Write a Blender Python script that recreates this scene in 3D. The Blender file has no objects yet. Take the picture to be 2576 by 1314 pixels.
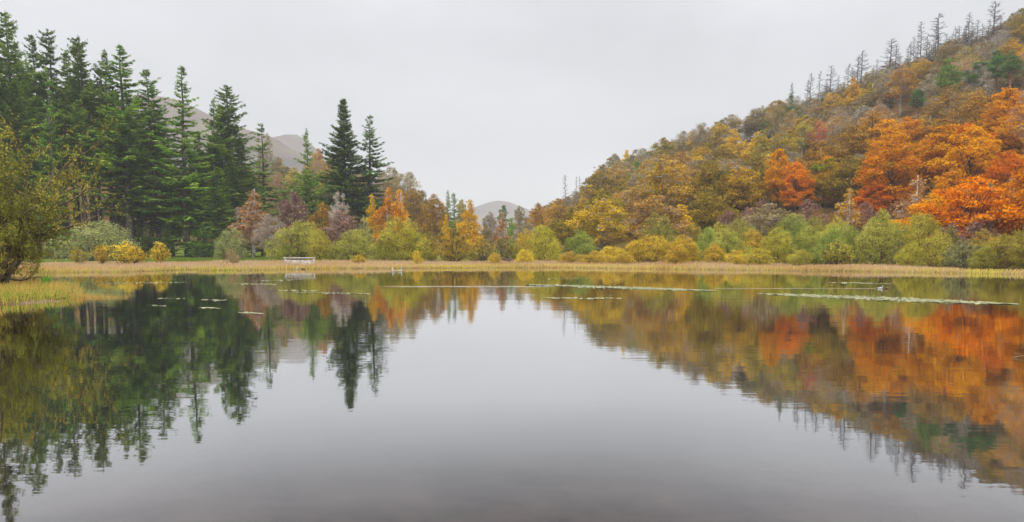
import bpy, math, random
import numpy as np
from mathutils import Vector
random.seed(7)
S = bpy.context.scene
COL = S.collection
PI = math.pi
# ------------------------------------------------------------------ camera
F, CX, PPY, CAMH = 1700.0, 1288.0, 790.5, 2.0          # focal length and principal point in units of a 2576 wide picture
TH = math.atan(161.5 / F)
cam_d = bpy.data.cameras.new('camera'); cam = bpy.data.objects.new('camera', cam_d); COL.objects.link(cam)
cam.location = (0, 0, CAMH); cam.rotation_euler = (PI/2 - TH, 0, 0)
cam_d.sensor_fit = 'HORIZONTAL'; cam_d.sensor_width = 36; cam_d.lens = 36*F/2576
cam_d.shift_y = (PPY - 657)/2576; cam_d.clip_start = .1; cam_d.clip_end = 9000
S.camera = cam
CT, ST = math.cos(TH), math.sin(TH)
def ray(px, py):
    x = (px - CX)/F; y = -(py - PPY)/F
    return x, CT + y*ST, y*CT - ST
def at(px, py, Y):
    x, y, z = ray(px, py); t = Y/y
    return x*t, Y, CAMH + z*t
def on_water(px, py, z=0.):
    x, y, zz = ray(px, py); t = (z - CAMH)/zz
    return x*t, y*t
def project(X, Y, Z):
    dz = Z - CAMH; fw = Y*CT - dz*ST; up = Y*ST + dz*CT
    return CX + F*X/fw, PPY - F*up/fw
# ------------------------------------------------------------------ ground shape
SHORE = sorted(on_water(a, b) for a, b in [(-700,692),(-300,688),(0,686),(300,685),(500,682),(535,677.5),(870,676),(1150,674.5),(1409,673.5),
        (1500,675),(1811,679),(2106,682.5),(2576,690),(2900,697),(3300,708)])
SX, SY = np.array([p[0] for p in SHORE]), np.array([p[1] for p in SHORE])
HILL = np.array([  # picture column, foot distance, crest distance, crest height
 (-1500,210,420,40),(0,190,400,44),(350,195,400,44),(500,190,390,44),(700,185,390,44),(850,170,350,37),(950,150,320,27),(1000,145,320,25),(1100,140,330,17),
 (1200,150,380,10),(1260,150,420,7),(1330,150,420,14),(1420,130,370,22),(1500,118,330,30.5),(1600,112,305,35),(1700,108,290,38.5),
 (1800,105,280,42),(1900,103,270,46),(2000,100,262,50),(2100,97,258,54),(2200,94,254,60),(2300,90,250,64.5),(2400,86,246,68.5),(2500,82,243,73),(2576,78,240,77),(3000,66,230,86),(4000,60,220,86)], float)
HA = (HILL[:,0] - CX)/F
def sm(t): t = np.clip(t, 0, 1); return t*t*(3 - 2*t)
def islet(X, Y): return ((X + .637*(Y - 27) + 35)/17.2)**4 + ((Y - 31.6)/8.4)**4
def terrain(X, Y):
    X = np.asarray(X, float); Y = np.asarray(Y, float)
    s = Y - np.interp(X, SX, SY)
    d = np.minimum(-s, Y + 5)
    bed = -np.minimum(1.8, .05 + .055*np.maximum(d, 0) + .05*np.maximum(d - 30, 0))
    land = .10*sm(s/1.2) + .0035*np.maximum(s, 0)
    a = X/np.maximum(Y, 25)
    D0, D1, Z1 = (np.interp(a, HA, HILL[:,k]) for k in (1,2,3))
    t = (Y - D0)/(D1 - D0)
    up = Z1*np.where(t < 1, np.clip(t, 0, 1)**1.12, np.maximum(.15, 1 - .12*(t - 1)))
    bump = (np.sin(X*.21 + Y*.07)*np.sin(Y*.17 - X*.05) + .6*np.sin(X*.43 + 1.3)*np.sin(Y*.39 + .4))
    land = land + up + bump*.9*sm(t*4)*sm((Y - 90)/40)
    z = np.where(s > 0, land, bed)
    z = np.where(Y < -5, .14*np.minimum(-5 - Y, 25) - .03, z)
    q = islet(X, Y)                       # the grassy islet on the left
    z = np.where(q < 1.3, np.maximum(z, .13*np.clip((1.12 - q)/.25, -1, 1)), z)
    z = z + sm((np.abs(X) - 115)/25)*np.where(s < 0, 4, 0)
    return z
def ground(x, y): return float(terrain(x, y))
def hit(px, py, y0=60, y1=460):
    x, y, z = ray(px, py)
    Y = np.arange(y0, y1, .5); X = x/y*Y; Z = CAMH + z/y*Y
    k = np.nonzero(terrain(X, Y) >= Z)[0]
    return Y[k[0]] if len(k) else None
# ------------------------------------------------------------------ materials
def lin(h):
    h = h.lstrip('#'); c = [int(h[i:i+2], 16)/255 for i in (0, 2, 4)]
    return [v/12.92 if v <= .04045 else ((v + .055)/1.055)**2.4 for v in c]
def alb(h, g):
    c = [v*g for v in lin(h)]; k = min(1, .8/max(c)); return [v*k for v in c] + [1]
def newmat(name):
    m = bpy.data.materials.new(name); m.use_nodes = True; nt = m.node_tree; nt.nodes.clear()
    out = nt.nodes.new('ShaderNodeOutputMaterial')
    def N(t, **k):
        n = nt.nodes.new('ShaderNode' + t)
        for a, v in k.items(): setattr(n, a, v)
        return n
    return m, nt, out, N
GAIN = 1.45
LEAF = {}
def leaf_mat(name, cols, gain=GAIN, trans=.22):
    m, nt, out, N = newmat(name); L = nt.links.new
    a = N('Attribute', attribute_name='clump'); r = N('ValToRGB'); oi = N('ObjectInfo')
    el = r.color_ramp.elements
    el[0].position = .08; el[0].color = alb(cols[0], gain); el[1].position = .92; el[1].color = alb(cols[-1], gain)
    for k, c in enumerate(cols[1:-1]):
        e = el.new(.08 + .84*(k + 1)/(len(cols) - 1)); e.color = alb(c, gain)
    mr = N('MapRange'); mr.inputs[3].default_value = .86; mr.inputs[4].default_value = 1.14
    hs = N('HueSaturation'); hs.inputs['Saturation'].default_value = 1.06
    mr2 = N('MapRange'); mr2.inputs[3].default_value = .492; mr2.inputs[4].default_value = .508
    L(a.outputs['Fac'], r.inputs[0]); L(oi.outputs['Random'], mr.inputs[0]); L(oi.outputs['Random'], mr2.inputs[0])
    L(mr.outputs[0], hs.inputs['Value']); L(mr2.outputs[0], hs.inputs['Hue']); L(r.outputs[0], hs.inputs['Color'])
    d = N('BsdfDiffuse'); t = N('BsdfTranslucent'); mx = N('MixShader'); mx.inputs[0].default_value = trans
    L(hs.outputs[0], d.inputs[0]); L(hs.outputs[0], t.inputs[0]); L(d.outputs[0], mx.inputs[1]); L(t.outputs[0], mx.inputs[2])
    L(mx.outputs[0], out.inputs[0])
    LEAF[name] = m
    return m
BARK = {}
def bark_mat(name, c1, c2, scale=3., rough=.9):
    m, nt, out, N = newmat(name); L = nt.links.new
    tc = N('TexCoord'); mp = N('Mapping'); mp.inputs['Scale'].default_value = (scale, scale, scale*.35)
    n = N('TexNoise'); n.inputs['Scale'].default_value = 1.5; n.inputs['Detail'].default_value = 4
    r = N('ValToRGB'); r.color_ramp.elements[0].color = lin(c1) + [1]; r.color_ramp.elements[1].color = lin(c2) + [1]
    r.color_ramp.elements[0].position = .35; r.color_ramp.elements[1].position = .65
    b = N('BsdfPrincipled'); b.inputs['Roughness'].default_value = rough
    L(tc.outputs['Object'], mp.inputs[0]); L(mp.outputs[0], n.inputs[0]); L(n.outputs[0], r.inputs[0]); L(r.outputs[0], b.inputs['Base Color']); L(b.outputs[0], out.inputs[0])
    BARK[name] = m
    return m
bark_mat('fir_bark', '#4a423b', '#857a70'); bark_mat('dark_bark', '#3a3226', '#6b5d48'); bark_mat('grey_bark', '#867a6e', '#c4b8aa')
bark_mat('birch_bark', '#8f8478', '#ece4d8', 2.5); bark_mat('pine_bark', '#7c5238', '#bf8f6c'); bark_mat('dead_bark', '#4a4340', '#746b66')
bark_mat('purple_twig', '#6b4a44', '#98706a'); bark_mat('brown_twig', '#4c4232', '#80704e'); bark_mat('pale_twig', '#8a7448', '#c4ad7a'); bark_mat('weathered_wood', '#9a938c', '#dcd8d2', 5)
for n, c in {
 'fir': ('#3c4c20','#566a2e','#72823e','#90994e'), 'fir_deep': ('#33461f','#4c602b','#647838','#808a46'), 'fir_light': ('#3c5428','#58702f','#748a3e','#8c9c4a'),
 'fir_olive': ('#3c5020','#5c7430','#7c8e3e','#9aa04c'), 'fir_grey': ('#39473a','#4a5a47','#5f6f55','#738062'), 'pine_green': ('#3c502c','#506a36','#6a8042','#84944e'), 'pine_dark': ('#2c4628','#3e5c34','#54703e','#6c844c'), 'pine_blue': ('#3a5a40','#4c7052','#62845e','#7a9870'),
 'gold_oak': ('#6e6024','#a4882e','#c09c3a','#ceac4c'), 'olive_oak': ('#555420','#7e7228','#9c8632','#b0963e'), 'brown_oak': ('#665426','#907030','#a8863c','#b8964c'),
 'russet': ('#6e5a2e','#98763a','#b08a48','#bc985a'), 'rust': ('#6a582a','#987432','#b48a3e','#c29a4a'), 'dull_brown': ('#5e5434','#7a6c44','#928258','#a49474'),
 'orange': ('#a87420','#d49026','#e8a836','#f0b848'), 'deep_orange': ('#66701e','#bc7c20','#e29426','#eea632'), 'red_orange': ('#b0641e','#dc7e2c','#ea923a','#f0a84c'), 'green_orange': ('#39591c','#60701e','#b07a20','#e08a24','#e87a30'),
 'green_gold': ('#3a5a1c','#567022','#8a8424','#d8921e','#e87c24'), 'yellow_orange': ('#b48420','#e09e28','#eeb038','#ec9630'), 'red': ('#b4542c','#d06a40','#dc8456','#c49850'),
 'yellow': ('#a48c34','#c4a83e','#d8bc4e','#dcc464'), 'yellow_green': ('#6d7028','#8e8432','#aa983c','#bca64a'), 'yellow_birch': ('#8a7a22','#b8962c','#d4ac38','#dcb84a'), 'orange_birch': ('#b88428','#dc9c38','#eaac48','#f0b858'), 'gold_birch': ('#9c7c28','#be9634','#d0a83e','#d8b452'),
 'willow': ('#666e30','#868640','#a09a4c','#b4aa5e'), 'willow_bright': ('#727a2e','#908c3a','#aca046','#c0b054'), 'willow_grey': ('#6a7346','#858b58','#9a9a66','#aaa774'), 'willow_green': ('#5e7036','#7a8640','#92984c','#a8a85c'), 'willow_olive': ('#6c6a2a','#8a8236','#a09446','#b0a054'), 'willow_brown': ('#8a7a30','#ac943c','#c4a848','#d4b858'),
 'purple_brown': ('#705548','#886c5a','#987a68','#a68c78'), 'pink_brown': ('#8c6a58','#a48068','#b49078','#bca088'), 'red_birch': ('#765430','#966c3c','#a87c4c','#ae8a62'),
 'near_tree': ('#6e7836','#8c8a40','#a09a4a','#b0a454','#c4a044'),
 'reed': ('#a4885a','#d2b484','#e4caa2','#ecd6b4','#ccb288'), 'reed_green': ('#74803a','#a09a4c','#c2ac66','#d8bc82'), 'islet_grass': ('#72843a','#8e9246','#a49a52','#b48a56','#b89e62'), 'grass': ('#4a5e26','#5e702e','#747e3c'), 'iris': ('#4c8a30','#6aa844','#8cc05c'),
}.items(): leaf_mat(n, c, 1.5 if n.startswith('pine') else 2.1 if n.startswith('fir') else 1.7 if n.startswith('reed') else 1.32 if n in ('gold_oak', 'olive_oak', 'brown_oak', 'russet', 'rust', 'dull_brown') else GAIN, .42 if n.startswith(('reed', 'islet')) else .22)
# ------------------------------------------------------------------ mesh builder
class MB:
    def __init__(s): s.v = []; s.q = []; s.t = []; s.n = 0; s.qa = []; s.ta = []
    def add(s, v, q=None, t=None, a=None):
        v = np.asarray(v, float).reshape(-1, 3); s.v.append(v)
        if q is not None and len(q):
            q = np.asarray(q).reshape(-1, 4); s.q.append(q + s.n); s.qa.append(np.full(len(q), .5) if a is None else np.asarray(a, float))
        if t is not None and len(t):
            t = np.asarray(t).reshape(-1, 3); s.t.append(t + s.n); s.ta.append(np.full(len(t), .5) if a is None or q is not None else np.asarray(a, float))
        s.n += len(v)
    def mesh(s, name, mat, smooth=False):
        me = bpy.data.meshes.new(name)
        V = np.concatenate(s.v) if s.v else np.zeros((0, 3))
        Q = np.concatenate(s.q) if s.q else np.zeros((0, 4), int); T = np.concatenate(s.t) if s.t else np.zeros((0, 3), int)
        me.vertices.add(len(V)); me.vertices.foreach_set('co', V.astype(np.float32).ravel())
        nl = len(Q)*4 + len(T)*3; me.loops.add(nl)
        me.loops.foreach_set('vertex_index', np.concatenate([Q.ravel(), T.ravel()]).astype(np.int32))
        me.polygons.add(len(Q) + len(T))
        ls = np.concatenate([np.arange(len(Q))*4, len(Q)*4 + np.arange(len(T))*3]).astype(np.int32)
        me.polygons.foreach_set('loop_start', ls)
        if smooth: me.polygons.foreach_set('use_smooth', np.ones(len(ls), bool))
        me.update(calc_edges=True); me.validate()
        A = np.concatenate(s.qa + s.ta) if (s.qa or s.ta) else np.zeros(0)
        at_ = me.attributes.new('clump', 'FLOAT', 'FACE')
        if len(A) == len(me.polygons): at_.data.foreach_set('value', A.astype(np.float32))
        me.materials.append(mat)
        return me
    def tube(s, P, R, k=5, cap=True):
        P = np.asarray(P, float); R = np.asarray(R, float); n = len(P)
        T = np.gradient(P, axis=0); T /= np.linalg.norm(T, axis=1)[:, None] + 1e-9
        ref = np.where(np.abs(T[:, 2:3]) > .9, np.array([[1., 0, 0]]), np.array([[0, 0, 1.]]))
        A = np.cross(T, ref); A /= np.linalg.norm(A, axis=1)[:, None] + 1e-9; B = np.cross(T, A)
        th = np.arange(k)*2*PI/k
        V = P[:, None] + R[:, None, None]*(np.cos(th)[None, :, None]*A[:, None] + np.sin(th)[None, :, None]*B[:, None])
        i = np.arange(n - 1)[:, None]*k; j = np.arange(k)[None]; j2 = (j + 1) % k
        q = np.stack([i + j, i + j2, i + k + j2, i + k + j], -1).reshape(-1, 4)
        V = V.reshape(-1, 3); t = None
        if cap:
            V = np.vstack([V, P[-1:] , P[:1]]); b = (n - 1)*k
            t = [(b + a, b + (a + 1) % k, n*k) for a in range(k)] + [((a + 1) % k, a, n*k + 1) for a in range(k)]
        s.add(V, q, t)
    def twigs(s, A, M, B, r0, r1):
        """many thin bent 3-sided twigs at once"""
        A, M, B = (np.asarray(x, float) for x in (A, M, B)); n = len(A)
        if not n: return
        d = B - A; d /= np.linalg.norm(d, axis=1)[:, None] + 1e-9
        ref = np.where(np.abs(d[:, 2:3]) > .9, np.array([[1., 0, 0]]), np.array([[0, 0, 1.]]))
        u = np.cross(d, ref); u /= np.linalg.norm(u, axis=1)[:, None] + 1e-9; w = np.cross(d, u)
        r0 = np.broadcast_to(np.asarray(r0, float), (n,)); r1 = np.broadcast_to(np.asarray(r1, float), (n,))
        rings = []
        for P, r in ((A, r0), (M, (r0 + r1)/2), (B, r1)):
            for k in range(3):
                c, sn = math.cos(k*2*PI/3), math.sin(k*2*PI/3)
                rings.append(P + (c*u + sn*w)*r[:, None])
        V = np.stack(rings, 1).reshape(-1, 3)
        q = []
        for lv in (0, 3):
            for k in range(3): q.append((lv + k, lv + (k + 1) % 3, lv + 3 + (k + 1) % 3, lv + 3 + k))
        q = (np.array(q)[None] + (np.arange(n)*9)[:, None, None]).reshape(-1, 4)
        s.add(V, q)
    def leaves(s, C, D, Nn, l, w, a):
        """diamond leaves: centre, long direction, normal, length, width, clump value"""
        C, D, Nn = (np.asarray(x, float) for x in (C, D, Nn)); n = len(C)
        if not n: return
        D = D/(np.linalg.norm(D, axis=1)[:, None] + 1e-9)
        W = np.cross(Nn, D); W /= np.linalg.norm(W, axis=1)[:, None] + 1e-9
        l = np.broadcast_to(np.asarray(l, float), (n,))[:, None]/2; w = np.broadcast_to(np.asarray(w, float), (n,))[:, None]/2
        V = np.stack([C - D*l, C + W*w - D*l*.1, C + D*l, C - W*w - D*l*.1], 1).reshape(-1, 3)
        s.add(V, np.arange(4*n).reshape(n, 4), None, np.clip(np.broadcast_to(a, (n,)), 0, 1))
def unit(v): return v/(np.linalg.norm(v, axis=-1, keepdims=True) + 1e-9)
# ------------------------------------------------------------------ tree shapes (unit sizes H, W; copies are scaled)
def broad(seed, H=13., W=12., base=.22, nl=26, lr=(.13, .22), nleaf=6500, ls=.45, asp=.7, squash=.62, twigs=10, env='dome', stems=1, droop=0., trunk_r=.28, top=1., twig_r=.045, lean=0., trunk_to=.8, fuzz=1.0):
    g = np.random.default_rng(seed); tr = MB(); cr = MB()
    lobes = []; ph_ = g.uniform(0, 6.28, 3); am_ = .26 if env == 'bush' else .16
    for i in range(nl):
        for _ in range(60):
            h = g.uniform(0, 1) if i > 2 else (.93, .8, .7)[i]
            if env == 'dome': rr = math.sqrt(max(0, 1 - h**2.3))*(.62 + .38*min(1, h*4))
            elif env == 'oval': rr = math.sin(PI*(h*.86 + .12))**.65
            elif env == 'cone': rr = (1 - h**1.3)**.8*min(1, .6 + h*2.)
            elif env == 'bush': rr = math.sqrt(max(0, 1 - h**3.2))*(.8 + .2*min(1, h*3))
            else: rr = .45 + .55*math.sin(PI*min(1, h*1.1))
            rad = W*g.uniform(*lr)*(.65 + .45*rr)
            ang = g.uniform(0, 2*PI); wob = 1 + am_*math.sin(2*ang + ph_[0]) + am_*.7*math.sin(3*ang + ph_[1]); ro = max(0, W/2*rr*wob - rad*.8)*math.sqrt(g.uniform(.12, 1))
            c = np.array([math.cos(ang)*ro, math.sin(ang)*ro, H*(base + (1 - base)*h*(1 + .8*am_*math.sin(ang + ph_[2])*min(1, 2.5*ro/W))) - rad*squash*(.75 if h > .6 else .1)])
            if c[2] - rad*squash*.7 < H*base*.5: continue
            if all(np.linalg.norm((c - o)/(1, 1, squash)) > .62*(rad + orad) for o, orad in lobes) or _ > 45: break
        c[0] += lean*W*h
        lobes.append((c, rad))
    # trunk and limbs
    if stems == 1:
        ht = H*trunk_to; n = 8; P = np.zeros((n, 3)); P[:, 2] = np.linspace(-.3, ht, n)
        P[:, :2] += np.cumsum(g.normal(0, .012*H/2, (n, 2)), 0)*np.linspace(0, 1, n)[:, None]; P[:, 0] += lean*W*np.linspace(0, 1, n)**1.5
        tr.tube(P, np.linspace(trunk_r*1.15, trunk_r*.14, n), 7)
        for c, rad in lobes:
            hz = min(ht*.95, max(H*base*.45, c[2]*g.uniform(.45, .75))); f = hz/ht
            a = np.array([np.interp(hz, P[:, 2], P[:, k]) for k in range(3)]); m = (a + c)/2 + (0, 0, -.06*np.linalg.norm(c - a)); m += g.normal(0, .2, 3)
            q = np.array([a, (a + m)/2, m, (m + c)/2 + (0, 0, .1), c])
            tr.tube(q, np.linspace(trunk_r*.42*(1 - f*.6), twig_r*.9, 5), 4, False)
    else:
        for k in range(stems):
            ang = 2*PI*k/stems + g.uniform(-.4, .4); c, rad = lobes[(k*3) % nl] if k < nl else lobes[0]
            a = np.array([math.cos(ang)*W*.03, math.sin(ang)*W*.03, -.15])
            mid = a*.4 + c*.6; mid[2] *= .62; mid += g.normal(0, .03*W, 3)
            q = np.array([a, a*.75 + mid*.25 + (0, 0, .02*H), mid, (mid + c)/2, c]); tr.tube(q, np.linspace(trunk_r*g.uniform(.4, .7), twig_r, 5), 5, False)
        for c, rad in lobes:
            o = lobes[g.integers(nl)][0]; a = c*.35; a[2] = c[2]*.3; m = (a + c)/2 + g.normal(0, .04*W, 3)
            tr.tube(np.array([a*.3, a, m, c]), [trunk_r*.3, trunk_r*.25, trunk_r*.15, twig_r], 4, False)
    tot = sum(r*r for _, r in lobes)
    for c, rad in lobes:
        nt = twigs
        if nt:
            d = unit(g.normal(0, 1, (nt, 3)) + (0, 0, .35)); e = c + d*(rad*g.uniform(.75, 1.12, nt))[:, None]*(1, 1, squash)
            e[:, 2] -= droop*rad*.5
            st = c + d*(rad*g.uniform(0, .3, nt))[:, None]; mid = (st + e)/2 + g.normal(0, rad*.1, (nt, 3)) + (0, 0, rad*.06)
            tr.twigs(st, mid, e, twig_r, twig_r*.35)
        n = int(nleaf*rad*rad/tot)
        if n:
            sub = g.integers(5, 9); sd = unit(g.normal(0, 1, (sub, 3)) + (0, 0, .3)); sv = g.uniform(0, 1, sub)     # sub clumps within the lobe
            k = g.integers(0, sub, n)
            d = unit(sd[k]*.9 + g.normal(0, .62, (n, 3))); r = rad*(.3 + .75*np.sqrt(g.uniform(0, 1, n)))*(.8 + .4*sv[k])*fuzz; r = np.where(g.uniform(0, 1, n) < .16, r*g.uniform(1., 1.45, n), r)
            p = c + d*r[:, None]*(1, 1, squash)
            if droop: p[:, 2] -= droop*rad*g.uniform(0, .8, n)*(np.hypot(d[:, 0], d[:, 1]))
            ax = unit(g.normal(0, 1, (n, 3)) + (0, 0, -droop*1.6)); nn = unit(d*.7 + g.normal(0, .6, (n, 3)) + (0, 0, .45))
            lobe_v = g.uniform(0, 1)
            a = .02 + .42*lobe_v + .38*sv[k] + .18*g.uniform(0, 1, n)
            L = ls*g.uniform(.65, 1.3, n)
            cr.leaves(p, ax, nn, L, L*asp, a)
    return tr, cr, H, W
def conifer(seed, H=40., R=5.2, cs=.25, step=.8, nb=6, ragged=.35, droop=.25, pw=.8, low=.55, dens=1., gaps=.08, spray=1.0, top_thin=0., spire=1., stubs=10, trunk_r=.42):
    g = np.random.default_rng(seed); tr = MB(); cr = MB()
    n = 12; P = np.zeros((n, 3)); P[:, 2] = np.linspace(-.5, H, n); P[:, :2] += np.cumsum(g.normal(0, .05, (n, 2)), 0)
    tr.tube(P, trunk_r*np.linspace(1.1, .06, n)**.9, 8)
    z = cs*H; sector = g.uniform(.6, 1.15, 8)
    while z < H - .3:
        t = (z - cs*H)/(H - cs*H)
        prof = (1 - spire)*(1 - t)**pw*min(1, low + t*2.2) + spire*float(np.interp(t, (0, .14, .45, .62, .8, .92, 1), (low, 1, .84, .6, .35, .17, .03)))
        sector = np.clip(sector + g.normal(0, .24, 8) + .06*(.85 - sector), .35, 1.3)
        m = max(3, int(round(nb*(1 - .35*t)))); a0 = g.uniform(0, 2*PI)
        for k in range(m):
            if g.uniform() < gaps*(1.6 if t > 1 - top_thin else 1): continue
            an = a0 + 2*PI*k/m + g.uniform(-.35, .35)
            L = R*prof*sector[int(an/(2*PI)*8) % 8]*g.uniform(1 - ragged, 1.1) + .18
            h0 = z + g.uniform(-.6, .6)*step
            base = np.array([np.interp(h0, P[:, 2], P[:, 0]), np.interp(h0, P[:, 2], P[:, 1]), h0])
            out = np.array([math.cos(an), math.sin(an), 0]); side = np.array([-out[1], out[0], 0])
            sl = .62*t**1.6 - droop*(1 - t)*1.3 + g.normal(0, .11)
            u = np.array([0, .35, .7, 1.]); pts = base + out*(L*u)[:, None]; pts[:, 2] += L*(sl*u - .22*droop*4*u*(1 - u) + .16*u**3)
            br = max(.02, .055*(L/4)**.8)
            tr.tube(pts, br*np.array([1.25, .9, .6, .25]), 3, False)
            ns = int((7 + L*9)*dens) + 2
            uu = np.sort(g.uniform(.14, 1.02, ns)); c = np.stack([np.interp(uu, u, pts[:, j]) for j in range(3)], 1)
            sgn = np.where(np.arange(ns) % 2 == 0, 1., -1.); fw = g.uniform(.35, .9, ns)
            sp = spray*(.34 + .115*min(L, 5))*(1.15 - .55*uu)*g.uniform(.7, 1.25, ns)
            d = unit(out*fw[:, None] + side*(sgn*g.uniform(.5, 1, ns))[:, None] + np.array([0, 0, 1])*(sl*.5 - droop*.5 + g.normal(0, .16, ns))[:, None])
            c = c + d*(sp*.5)[:, None]
            nn = unit(np.array([0, 0, 1.]) + g.normal(0, .42, (ns, 3)))
            bv = g.uniform(0, 1)
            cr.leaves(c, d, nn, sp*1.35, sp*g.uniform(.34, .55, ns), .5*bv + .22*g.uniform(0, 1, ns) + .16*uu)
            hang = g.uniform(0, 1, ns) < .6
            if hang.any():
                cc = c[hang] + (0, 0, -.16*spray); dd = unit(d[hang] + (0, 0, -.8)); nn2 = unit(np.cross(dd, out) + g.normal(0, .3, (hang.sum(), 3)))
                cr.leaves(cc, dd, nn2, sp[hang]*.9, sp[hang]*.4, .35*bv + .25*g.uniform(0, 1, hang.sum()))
        z += step*g.uniform(.75, 1.25)*(1 - .35*t)
    for k in range(stubs):
        h0 = g.uniform(.08, cs)*H if cs > .1 else H*.05; an = g.uniform(0, 2*PI); L = g.uniform(.6, 2.2); b = np.array([0, 0, h0]); e = b + np.array([math.cos(an), math.sin(an), -.15])*L
        tr.twigs([b], [(b + e)/2 + (0, 0, .05)], [e], .05, .02)
    # leading shoot
    k = 14; zz = H - g.uniform(0, 1.6, k); an = g.uniform(0, 2*PI, k); d = unit(np.stack([np.cos(an), np.sin(an), np.full(k, 1.1)], 1))
    c = np.stack([np.full(k, P[-1, 0]), np.full(k, P[-1, 1]), zz], 1) + d*.15
    cr.leaves(c, d, unit(g.normal(0, 1, (k, 3))), .5, .2, g.uniform(.2, .8, k))
    return tr, cr, H, 2*R
def dead(seed, H=20., W=7., bare=.3, nb=60, up=.35):
    g = np.random.default_rng(seed); tr = MB(); br = MB()
    n = 8; P = np.zeros((n, 3)); P[:, 2] = np.linspace(-.4, H, n); P[:, :2] += np.cumsum(g.normal(0, .08, (n, 2)), 0)
    tr.tube(P, np.linspace(.24, .06, n), 6)
    for i in range(nb):
        t = .98*((i + g.uniform(0, 1))/nb)**.9; z = H*(bare + (1 - bare)*t); L = W/2*(1 - t)**.7*g.uniform(.45, 1.1) + .3; an = g.uniform(0, 2*PI)
        b = np.array([np.interp(z, P[:, 2], P[:, 0]), np.interp(z, P[:, 2], P[:, 1]), z]); o = np.array([math.cos(an), math.sin(an), 0])
        u = np.array([0, .4, .75, 1.]); q = b + o*(L*u)[:, None]; q[:, 2] += L*(-.10*u + up*u**2)
        br.tube(q, np.array([.095, .07, .05, .025]), 3, False)
        k = int(3 + L*2); uu = g.uniform(.3, 1, k); c = np.stack([np.interp(uu, u, q[:, j]) for j in range(3)], 1)
        d = unit(o + g.normal(0, .5, (k, 3)) + (0, 0, .3)); l = g.uniform(.3, .9, k)[:, None]
        br.twigs(c, c + d*l*.5 + (0, 0, -.03), c + d*l, .035, .015)
    return tr, br, H, W
VAR = {}
def variant(sp, maker, n, bark, leaf, **kw):
    VAR.setdefault(sp, [])
    for i in range(n):
        tr, cr, H, W = maker(1000*len(VAR) + 17*i + 3, **kw)
        q = np.concatenate(cr.v); W = 2*np.percentile(np.hypot(q[:, 0], q[:, 1]), 97 if maker is not conifer else 88); H = max(q[:, 2].max(), H*.9)
        VAR[sp].append((tr.mesh('trunk', BARK[bark], True), cr.mesh('crown', leaf), H, W))
L0 = LEAF['fir']
variant('fir', conifer, 7, 'fir_bark', L0, H=40, R=5.4, cs=.22, ragged=.55, gaps=.14, top_thin=.2, pw=.68, nb=7, step=.72, dens=1.15)
variant('fir_open', conifer, 5, 'fir_bark', L0, H=40, R=5.2, cs=.07, ragged=.6, gaps=.25, top_thin=.35, step=.9, dens=1.15, low=.85, pw=.6, nb=7)
variant('fir_bare', conifer, 6, 'fir_bark', L0, H=40, R=4.8, cs=.5, ragged=.55, gaps=.15, top_thin=.2, low=.8, stubs=24, pw=.6, nb=7, step=.72, dens=1.15)
variant('spruce', conifer, 2, 'fir_bark', L0, H=38, R=6., cs=.05, ragged=.25, gaps=.02, nb=10, step=.6, droop=.34, pw=.9, spire=.2, low=.75, dens=1.3)
variant('fir_round', conifer, 2, 'fir_bark', L0, H=20, R=6.6, cs=.10, ragged=.3, gaps=.05, step=.7, pw=.45, low=.8, dens=1.1, droop=.1, spire=0.)
variant('fir_small', conifer, 3, 'fir_bark', L0, H=18, R=3.6, cs=.1, ragged=.4, gaps=.12, step=.6, spray=.85, trunk_r=.25)
variant('dead', dead, 5, 'dead_bark', BARK['dead_bark'])
variant('oak', broad, 4, 'dark_bark', L0, nl=40, nleaf=7600, ls=.34, lr=(.075, .2), twigs=18)
variant('oak', broad, 4, 'grey_bark', L0, H=15, W=10, nl=36, nleaf=5600, ls=.34, lr=(.075, .19), env='oval', base=.25, twigs=22, squash=.75)
variant('oak', broad, 2, 'dark_bark', L0, H=12, W=13, nl=44, nleaf=7600, ls=.34, lr=(.07, .18), env='dome', base=.12, twigs=14, squash=.5)
variant('maple', broad, 4, 'dark_bark', L0, H=15, W=13, nl=60, lr=(.075, .16), nleaf=13000, ls=.36, squash=.5, env='oval', base=.1, twigs=8)
variant('sparse', broad, 4, 'grey_bark', L0, nl=34, nleaf=4200, ls=.32, twigs=30, env='oval', lr=(.11, .2), twig_r=.05)
variant('bare', broad, 4, 'grey_bark', L0, nl=30, nleaf=700, ls=.36, twigs=52, env='oval', lr=(.12, .2), twig_r=.055)
variant('birch', broad, 4, 'birch_bark', L0, H=15, W=6.5, nl=34, lr=(.12, .19), nleaf=5600, ls=.34, squash=.95, env='cone', droop=.8, trunk_r=.2, trunk_to=.99, base=.16, twigs=10, twig_r=.03)
variant('birch_sparse', broad, 3, 'birch_bark', L0, H=15, W=6.5, nl=30, lr=(.12, .19), nleaf=2400, ls=.34, squash=.95, env='cone', droop=.7, trunk_r=.2, trunk_to=.99, base=.25, twigs=26, twig_r=.035)
variant('birch_bare', broad, 4, 'purple_twig', L0, H=13, W=7., nl=30, lr=(.12, .2), nleaf=1900, ls=.32, squash=1., env='oval', droop=.4, trunk_r=.18, trunk_to=.92, base=.15, twigs=46, twig_r=.035)
variant('pine', broad, 3, 'pine_bark', L0, H=22, W=8, base=.52, nl=22, lr=(.13, .2), nleaf=5200, ls=.55, asp=.3, squash=.6, env='dome', trunk_r=.34, trunk_to=.93, twigs=6)
variant('willow', broad, 5, 'dark_bark', L0, H=6.5, W=7.5, base=.0, nl=46, lr=(.09, .15), nleaf=17000, ls=.18, asp=.45, squash=.85, env='bush', stems=10, trunk_r=.2, twigs=20, twig_r=.016, fuzz=1.2)
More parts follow.
